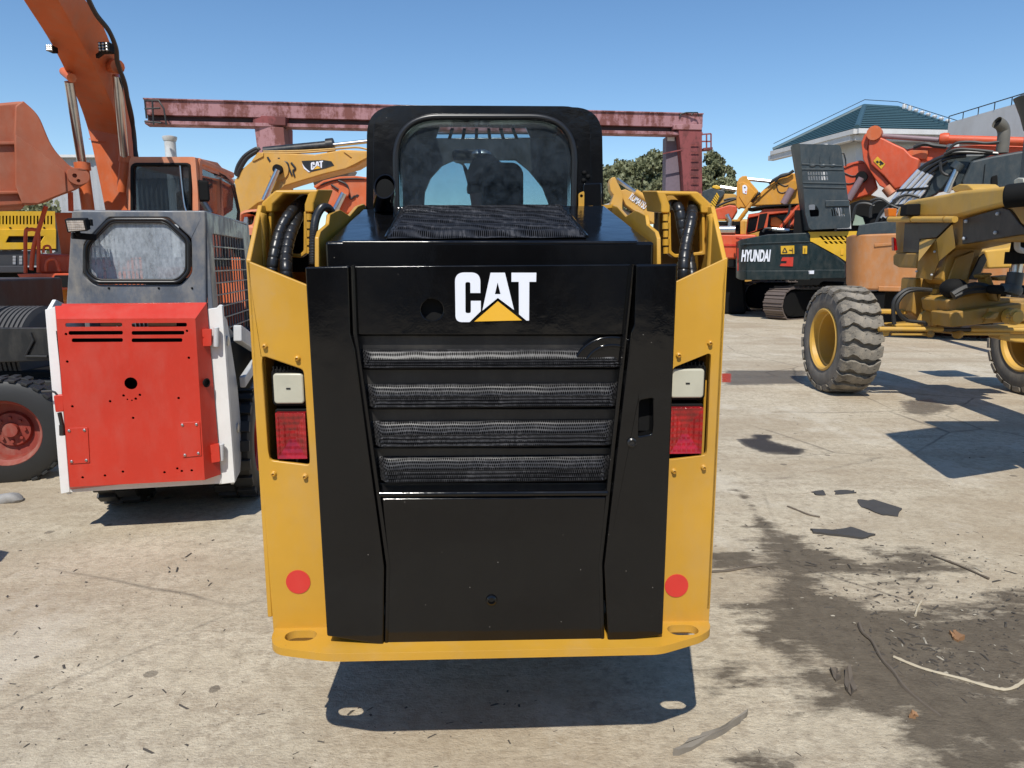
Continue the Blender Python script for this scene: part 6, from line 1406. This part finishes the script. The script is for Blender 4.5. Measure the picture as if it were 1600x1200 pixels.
# wedge bracket: three plates meeting
ya = GD.q(*zg(470, 345), -.7)
pF = lambda x, y, d: GD.q(*zg(x, y), d)
MB().ext([pF(355, 340, -.2), pF(472, 340, -.7), pF(345, 500, -.7)], (0.01, .02, -.01)).build('bracket_plate', M['grader'], GD, .003)
MB().ext([pF(475, 345, -.72), pF(590, 235, -.95), pF(615, 400, -.95), pF(495, 500, -.72)], (.01, .02, 0)).build('bracket_plate', M['grader'], GD, .003)
MB().ext([pF(472, 348, -.72), pF(494, 500, -.72), pF(440, 636, -.66), pF(325, 615, -.40), pF(345, 500, -.45)], (.02, .02, 0)).build('bracket_plate', M['grader_dull'], GD, .003)
for x, y, d in ((463, 431, -.70), (333, 573, -.45), (442, 597, -.68)): MB().ball(pF(x, y, d), .014, 5).build('bolt', M['greywhite'], GD)
gf('bracket_plate', [(825, 440), (845, 490), (775, 635), (715, 630), (790, 470)], -.8, .03, 'brown_black')
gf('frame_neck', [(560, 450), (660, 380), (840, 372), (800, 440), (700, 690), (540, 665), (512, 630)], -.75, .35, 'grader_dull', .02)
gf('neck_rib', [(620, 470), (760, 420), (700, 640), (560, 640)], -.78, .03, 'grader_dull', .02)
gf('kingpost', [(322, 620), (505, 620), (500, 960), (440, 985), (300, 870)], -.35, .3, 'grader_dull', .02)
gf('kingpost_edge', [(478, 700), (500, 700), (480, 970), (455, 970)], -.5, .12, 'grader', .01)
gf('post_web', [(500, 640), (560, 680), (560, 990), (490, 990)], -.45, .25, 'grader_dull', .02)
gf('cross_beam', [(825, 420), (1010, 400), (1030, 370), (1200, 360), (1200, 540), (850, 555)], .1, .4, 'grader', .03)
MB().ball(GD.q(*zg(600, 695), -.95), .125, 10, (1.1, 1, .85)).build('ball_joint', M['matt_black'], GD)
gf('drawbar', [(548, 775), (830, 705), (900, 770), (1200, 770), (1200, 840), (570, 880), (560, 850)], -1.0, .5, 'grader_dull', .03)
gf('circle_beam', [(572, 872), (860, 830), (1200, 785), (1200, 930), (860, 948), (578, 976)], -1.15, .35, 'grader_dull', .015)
gf('circle_beam', [(860, 835), (1200, 790), (1200, 925), (820, 948)], -1.17, .03, 'grader_dull', .01)
MB().ext([GD.q(*zg(x, y), -1.3) for x, y in ((845, 915), (900, 870), (935, 865), (920, 905), (900, 920))], (0, .12, 0)).build('pivot_lug', M['grader_dull'], GD, .015)
MB().lathe([(.085, 0), (.085, .10), (.06, .11), (.06, .14), (0, .14)], GD.q(*zg(1000, 895), -1.18), (0, -1, 0), 18).build('pivot_cap', M['grader'], GD, .004)
for k in range(5): MB().ball(GD.q(*zg(1000+17*math.cos(k*1.26), 895+17*math.sin(k*1.26)), -1.33), .012, 4).build('bolt', M['grader_dull'], GD)
for pts in ([(830, 610), (870, 600), (905, 690), (930, 790), (900, 790), (860, 700), (835, 650)], [(800, 600), (880, 580), (885, 600), (810, 625)], [(925, 680), (945, 680), (940, 790), (925, 790)], [(900, 610), (1010, 600), (1108, 620), (1108, 640), (1000, 640), (930, 640)]):
    gf('linkage_plate', pts, -1.1, .15, 'grader_dull', .02)
m = MB(); p0, p1 = GD.q(*zg(1125, -30), -1.3), GD.q(*zg(1068, 475), -1.3)
MB().cyl(GD.q(*zg(1140, 60), -1.3), p1, .085, 16).lathe([(.12, -.06), (.12, .06)], p1, p0-p1, 16).build('lift_cylinder', M['matt_black'], GD)
MB().cyl(p1, GD.q(*zg(1050, 590), -1.3), .05, 14).build('cylinder_rod', M['chrome'], GD)
MB().cyl(GD.q(*zg(1050, 580), -1.3), GD.q(*zg(1020, 720), -1.3), .075, 14).lathe([(.10, -.04), (.11, .0), (.10, .04)], GD.q(*zg(1010, 705), -1.3), (.3, 0, 1), 14).build('ball_stud', M['slate'], GD)
MB().tube(spline([GD.q(*zg(x, y), -1.42) for x, y in ((1060, 340), (1060, 400), (1085, 420), (1115, 425))], 5), .028, 10).build('hydraulic_fitting', M['greywhite'], GD)
MB().bb(GD.q(*zg(940, 0), -1.2).x, GD.q(*zg(1180, 0), -1.2).x, -1.35, -1.1, GD.q(*zg(0, 735), -1.2).z, GD.q(*zg(0, 670), -1.2).z).build('cylinder_mount', M['matt_black'], GD, .04)
wires(GD, 'hydraulic_hose', [[zg(590, 740), zg(660, 700), zg(760, 670), zg(850, 690)], [zg(600, 755), zg(700, 715), zg(840, 705)]], -1.1, .035)
# front axle and rods
def rod(a, b, y, r, mt, name='tie_rod'): MB().cyl(GD.q(*zg(*a), y), GD.q(*zg(*b), y), r, 12).build(name, M[mt], GD)
rod((60, 988), (520, 991), -.62, .026, 'grader'); rod((720, 993), (1200, 995), -.62, .026, 'grader'); rod((520, 991), (720, 993), -.62, .024, 'brown_black')
rod((655, 1020), (1000, 1022), -.62, .020, 'grader'); rod((150, 1024), (430, 1026), -.60, .018, 'grader')
gf('axle_beam', [(170, 955), (390, 945), (400, 975), (170, 978)], -.5, .25, 'grader', .015)
gf('axle_beam', [(60, 850), (365, 855), (370, 886), (60, 880)], -.2, .25, 'grader', .015)
gf('axle_gusset', [(372, 875), (440, 835), (436, 965), (345, 940)], -.52, .05, 'grader', .01)
gf('axle_bracket', [(70, 985), (140, 975), (150, 1000), (135, 1040), (80, 1045)], -.60, .15, 'grader', .015)
gf('axle_bracket', [(655, 1005), (740, 965), (900, 968), (1200, 960), (1200, 985), (700, 1000), (690, 1035), (655, 1035)], -.55, .2, 'grader', .015)
gf('axle_bracket', [(925, 1030), (1000, 1020), (1200, 1020), (1200, 1095), (1050, 1085), (930, 1060)], -.58, .2, 'grader', .02)
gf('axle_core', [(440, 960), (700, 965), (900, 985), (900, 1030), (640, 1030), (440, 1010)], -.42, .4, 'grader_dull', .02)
MB().ball(GD.q(*zg(430, 1022), -.62), .045, 6).ball(GD.q(*zg(630, 1022), -.6), .06, 6).build('ball_joint', M['grader_dull'], GD)
wires(GD, 'hydraulic_hose', [[zg(172, 955), zg(165, 860), zg(175, 780), zg(230, 720), zg(300, 697), zg(440, 705)], [zg(440, 712), zg(330, 706), zg(250, 730), zg(195, 800), zg(200, 860), zg(260, 925), zg(380, 940), zg(400, 965)]], -.62, .022)
# big lugged front tyres
def grader_tyre(c, R=.64, w=.44, n=22, sgn=-1):
    c = Vector(c); ax_ = Vector((sgn, 0, 0)); rr_ = .56
    t = MB().lathe([(R*rr_, -w*.44), (R*.66, -w*.50), (R*.84, -w*.50), (R*.90, -w*.46), (R*.92, -w*.35), (R*.93, w*.35), (R*.90, w*.46), (R*.84, w*.50), (R*.66, w*.50), (R*rr_, w*.44)], c, ax_, 56, closed=True).build('tyre', M['dusty_side'], GD)
    m = MB()  # one lug across the tread, wavy, wrapping down the shoulders
    def pt(x, s, r): a = s/R; return (c + Vector((x, r*math.sin(a), r*math.cos(a))))
    xs2 = [-.53, -.50, -.42, -.30, -.18, -.05, .08, .20, .30, .42, .50, .53]; hw = math.pi*R/n*.74; rings = []
    for k, x in enumerate(xs2):
        o = .030*math.sin((x+.5)*math.pi*2.0*1.0+.4) + .012*math.sin(x*19); wv_ = hw*(.92+.13*math.cos((x+.05)*13)); sh = max(0, abs(x)-.40)
        top = R*(1 - .9*sh*sh*4 - (.06 if abs(x) > .51 else 0)); bot = R*(.90-.35*max(0, abs(x)-.45))
        X = x*w
        rings.append([pt(X, o-wv_, bot), pt(X, o-wv_*.93, top), pt(X, o+wv_*.93, top), pt(X, o+wv_, bot)])
    lg = m.loft(rings).build('tread_lug', M['dusty_tyre'], t, .010, seg=2)
    copies(lg, [Matrix.Translation(c) @ Matrix.Rotation(2*math.pi*k/n, 4, 'X') @ Matrix.Translation(-c) for k in range(n)])
    MB().lathe([(R*rr_*1.06, w*.47), (R*rr_*1.0, w*.50), (R*rr_*.94, w*.46), (R*rr_*.90, w*.30), (R*rr_*.86, w*.28), (R*rr_*.84, -w*.25), (R*rr_*.6, -w*.30), (R*.16, -w*.30), (R*.15, -w*.12), (0, -w*.12)], c, ax_, 48, caps=False).build('rim', M['grader'], t)
    MB().lathe([(R*rr_, -w*.46), (R*.3, -w*.3), (0, -w*.3)], c, ax_, 32).build('rim', M['grader_dull'], t)
    return t
fc = GD.qx(1286, 524, -1.16)
gcz = .64
R0 = 8.62-8.6
grader_tyre((-1.16+.22, .02, gcz)); grader_tyre((1.16+.22, -.1, gcz))
# cab, rear body and wheels beside the camera
for x in (-1.15, .35):
    for y in (-5.5, -4.1): MB().bar((x, y, 1.3), (x, y, 3.15), .09, .09).build('cab_post', M['grader'], GD)
MB().bb(-1.25, .45, -5.7, -3.95, 3.15, 3.27).build('cab_roof', M['grader'], GD, .03)
MB().bb(-1.15, .35, -5.5, -4.1, 1.0, 1.6).build('cab_base', M['grader'], GD, .03)
M['tint_glass'] = glass('tint_glass', (.72, .84, .78), .02)
for a, b in (((-1.1, -4.1), (.3, -4.1)), ((-1.15, -5.45), (-1.15, -4.15))): MB().bar((*a, 2.35), (*b, 2.35), .01, 1.5).build('cab_window', M['tint_glass'], GD)
MB().bar((-1.18, -4.15, 2.2), (-1.84, -4.42, 2.2), .012, 1.9).build('cab_door_glass', M['tint_glass'], GD)
for z in (1.25, 3.15): MB().bar((-1.18, -4.15, z), (-1.86, -4.43, z), .04, .05).build('door_frame', M['matt_black'], GD)
MB().bar((-1.86, -4.43, 1.25), (-1.86, -4.43, 3.15), .04, .05).build('door_frame', M['matt_black'], GD)
MB().bar((0, -1.9, 2.1), (-.2, -4.2, 2.0), .42, .42).build('frame_rear', M['grader'], GD, .03)
MB().bb(-.8, .9, -9, -5.7, .9, 2.2).build('engine_hood', M['grader'], GD, .08)
for y in (-5.75, -7.3): MB().lathe([(.3, -.22), (.6, -.22), (.64, -.15), (.64, .15), (.6, .22), (.3, .22)], (-1.5, y, .64), (1, 0, 0), 32).build('rear_wheel', M['rubber'], GD)

# ============================================================ things lying on the ground
def flat(name, px, label, cat, mt, th=.006, curl=.01, group=None):
    pts = [G(u, v) for u, v in px]; c = sum(pts, Vector())/len(pts); mb = MB(); n = len(pts)
    fine = []
    rnd = random.Random(int(px[0][0]))
    for i in range(n):
        a, b = pts[i], pts[(i+1) % n]
        for k in range(3): fine.append(a.lerp(b, k/3) + Vector((rnd.uniform(-1, 1), rnd.uniform(-1, 1), 0))*.006)
    vs = [Vector((p.x, p.y, th + curl*rnd.random()))-Vector((c.x, c.y, 0)) for p in fine]; N_ = len(vs)
    ce = Vector((0, 0, th+.002)); low = [Vector((v.x, v.y, -.006)) for v in vs]
    mb.add(vs+[ce]+low, [(i, (i+1) % N_, N_) for i in range(N_)] + [(i, N_+1+i, N_+1+(i+1) % N_, (i+1) % N_) for i in range(N_)])
    o = mb.build(name, M[mt], None); o.location = (c.x, c.y, 0); tag(o, label, cat, group); return o
M['bark_grey'] = plain('bark_grey', (.24, .21, .17), .9); M['scrap'] = plain('rubber_scrap', (.06, .056, .053), .8); M['wood_dry'] = plain('dry_bark', (.13, .105, .08), .9); M['pale_cord'] = plain('pale_cord', (.50, .43, .31), .7); M['dead_leaf'] = plain('dead_leaf', (.30, .16, .075), .7)
flat('rubber_flake', [(1339, 783), (1365, 783), (1408, 797), (1402, 808), (1378, 806), (1345, 793)], 'dark grey boot shaped rubber flake lying on the concrete', 'scrap', 'scrap', group='dark flakes on the concrete')
flat('rubber_flake', [(1267, 828), (1300, 831), (1330, 826), (1367, 837), (1345, 843), (1310, 838), (1270, 834)], 'long ragged grey flake just above the damp patch', 'scrap', 'scrap', group='dark flakes on the concrete')
flat('rubber_flake', [(1304, 769), (1333, 768), (1337, 772), (1305, 774)], 'small narrow black flake, highest of the flakes', 'scrap', 'scrap', group='dark flakes on the concrete')
flat('rubber_flake', [(1268, 770), (1286, 769), (1291, 775), (1276, 775)], 'small grey chip left of the narrow black flake', 'scrap', 'scrap', group='dark flakes on the concrete')
flat('bark_strip', [(1054, 1184), (1075, 1167), (1108, 1153), (1150, 1130), (1168, 1117), (1156, 1131), (1118, 1154), (1078, 1174)], 'grey strip of bark lying near the bottom edge of the yard', 'bark', 'bark_grey', .012, .02)
flat('bark_flake', [(1318, 1052), (1328, 1048), (1338, 1082), (1330, 1090), (1322, 1082)], 'small upright sliver of bark on the damp patch', 'bark', 'wood_dry', .01, .02)
flat('dead_leaf', [(1484, 990), (1492, 988), (1505, 998), (1496, 1003), (1488, 998)], 'orange brown dead leaf on the dark damp patch', 'leaf', 'dead_leaf', .006, .015)
flat('dead_leaf', [(1420, 1116), (1432, 1118), (1430, 1126), (1420, 1124)], 'pinkish dead leaf beside the long crack', 'leaf', 'dead_leaf', .006, .015)
flat('bark_flake', [(1296, 1050), (1309, 1050), (1315, 1060), (1305, 1068)], 'grey papery flake left of the upright bark sliver', 'bark', 'wood_dry', .008, .02)
def line(name, px, r, mt, label, cat, n=6):
    pts = [G(u, v)+Vector((0, 0, r*.8)) for u, v in px]; c = pts[0].copy(); pts = spline([p-Vector((c.x, c.y, 0)) for p in pts], n)
    o = MB().tube(pts, [r*(.75+.5*random.random()) for _ in pts], 6).build(name, M[mt], None); o.location = (c.x, c.y, 0); tag(o, label, cat)
line('cord', [(1396, 1028), (1440, 1046), (1500, 1062), (1545, 1075), (1575, 1079), (1600, 1066), (1630, 1040)], .0065, 'pale_cord', 'pale stiff cord curving across the damp patch at the right', 'cord')
line('twig', [(1110, 895), (1140, 893), (1165, 888), (1190, 885)], .007, 'wood_dry', 'grey twig on the small damp tongue beside the yellow bumper', 'twig')
line('twig', [(1230, 792), (1250, 800), (1265, 806), (1281, 809)], .006, 'wood_dry', 'thin dark twig between the grey flakes', 'twig')
line('twig', [(1440, 940), (1434, 950), (1430, 963)], .005, 'pale_cord', 'short pale straw at the upper edge of the damp patch', 'twig')
line('bark_ridge', [(1342, 975), (1348, 990), (1362, 1003), (1378, 1032), (1396, 1052), (1412, 1075), (1440, 1100), (1470, 1122)], .007, 'wood_dry', 'long cracked strip of bark across the dark damp patch', 'bark')
line('twig', [(1455, 868), (1500, 885), (1545, 905)], .005, 'wood_dry', 'thin twig lying at the far corner of the damp patch', 'twig')
p = G(10, 784); o = MB().ball((0, 0, .02), .09, 8, (1.2, .7, .45)).build('stone', M['stone'], None); o.location = (p.x, p.y, 0); tag(o, 'pale rounded stone on the ground at the left edge', 'stone')
for v in o.data.vertices: v.co += noise.noise_vector(v.co*14)*.02
# grit, crumbs and splinters strewn about
rnd = random.Random(5); vs = []; fs = []
for k in range(2100):
    if k < 1100: u, v = rnd.gauss(1420, 130), rnd.gauss(1010, 110)
    else: u, v = rnd.uniform(-20, 1620), 640 + 620*rnd.random()**1.0
    if v < 620 or v > 1260: continue
    p = G(u, v); s = rnd.choice((.0018, .002, .0025, .003, .004, .006)) * (1+.1*p.y); a = rnd.uniform(0, 6.28); l = rnd.choice((1, 1, 1.3, 2.5, 4)) if s < .0085 else 1; ca, sa = math.cos(a), math.sin(a); n = len(vs)
    for x, y, z in ((-l, -.6, 0), (l, -.4, 0), (.7*l, .7, 0), (-.8*l, .5, 0), (rnd.uniform(-.3, .3), 0, .9)): vs.append((p.x+(x*ca-y*sa)*s, p.y+(x*sa+y*ca)*s, max(0, z)*s*rnd.uniform(.3, 1)+.001))
    fs += [(n, n+1, n+4), (n+1, n+2, n+4), (n+2, n+3, n+4), (n+3, n, n+4)]
for nm, sel, mt in (('grit', 0, plain('grit_dark', (.07, .06, .05), .9)), ('pale_grit', 1, plain('grit_pale', (.38, .34, .27), .9))):
    f2 = [f for i, f in enumerate(fs) if ((i//4) % 9 == 8) == bool(sel)]
    me = bpy.data.meshes.new(nm); me.from_pydata(vs, [], f2); me.materials.append(mt); o = put(nm, me); o['kind'] = 'stuff'
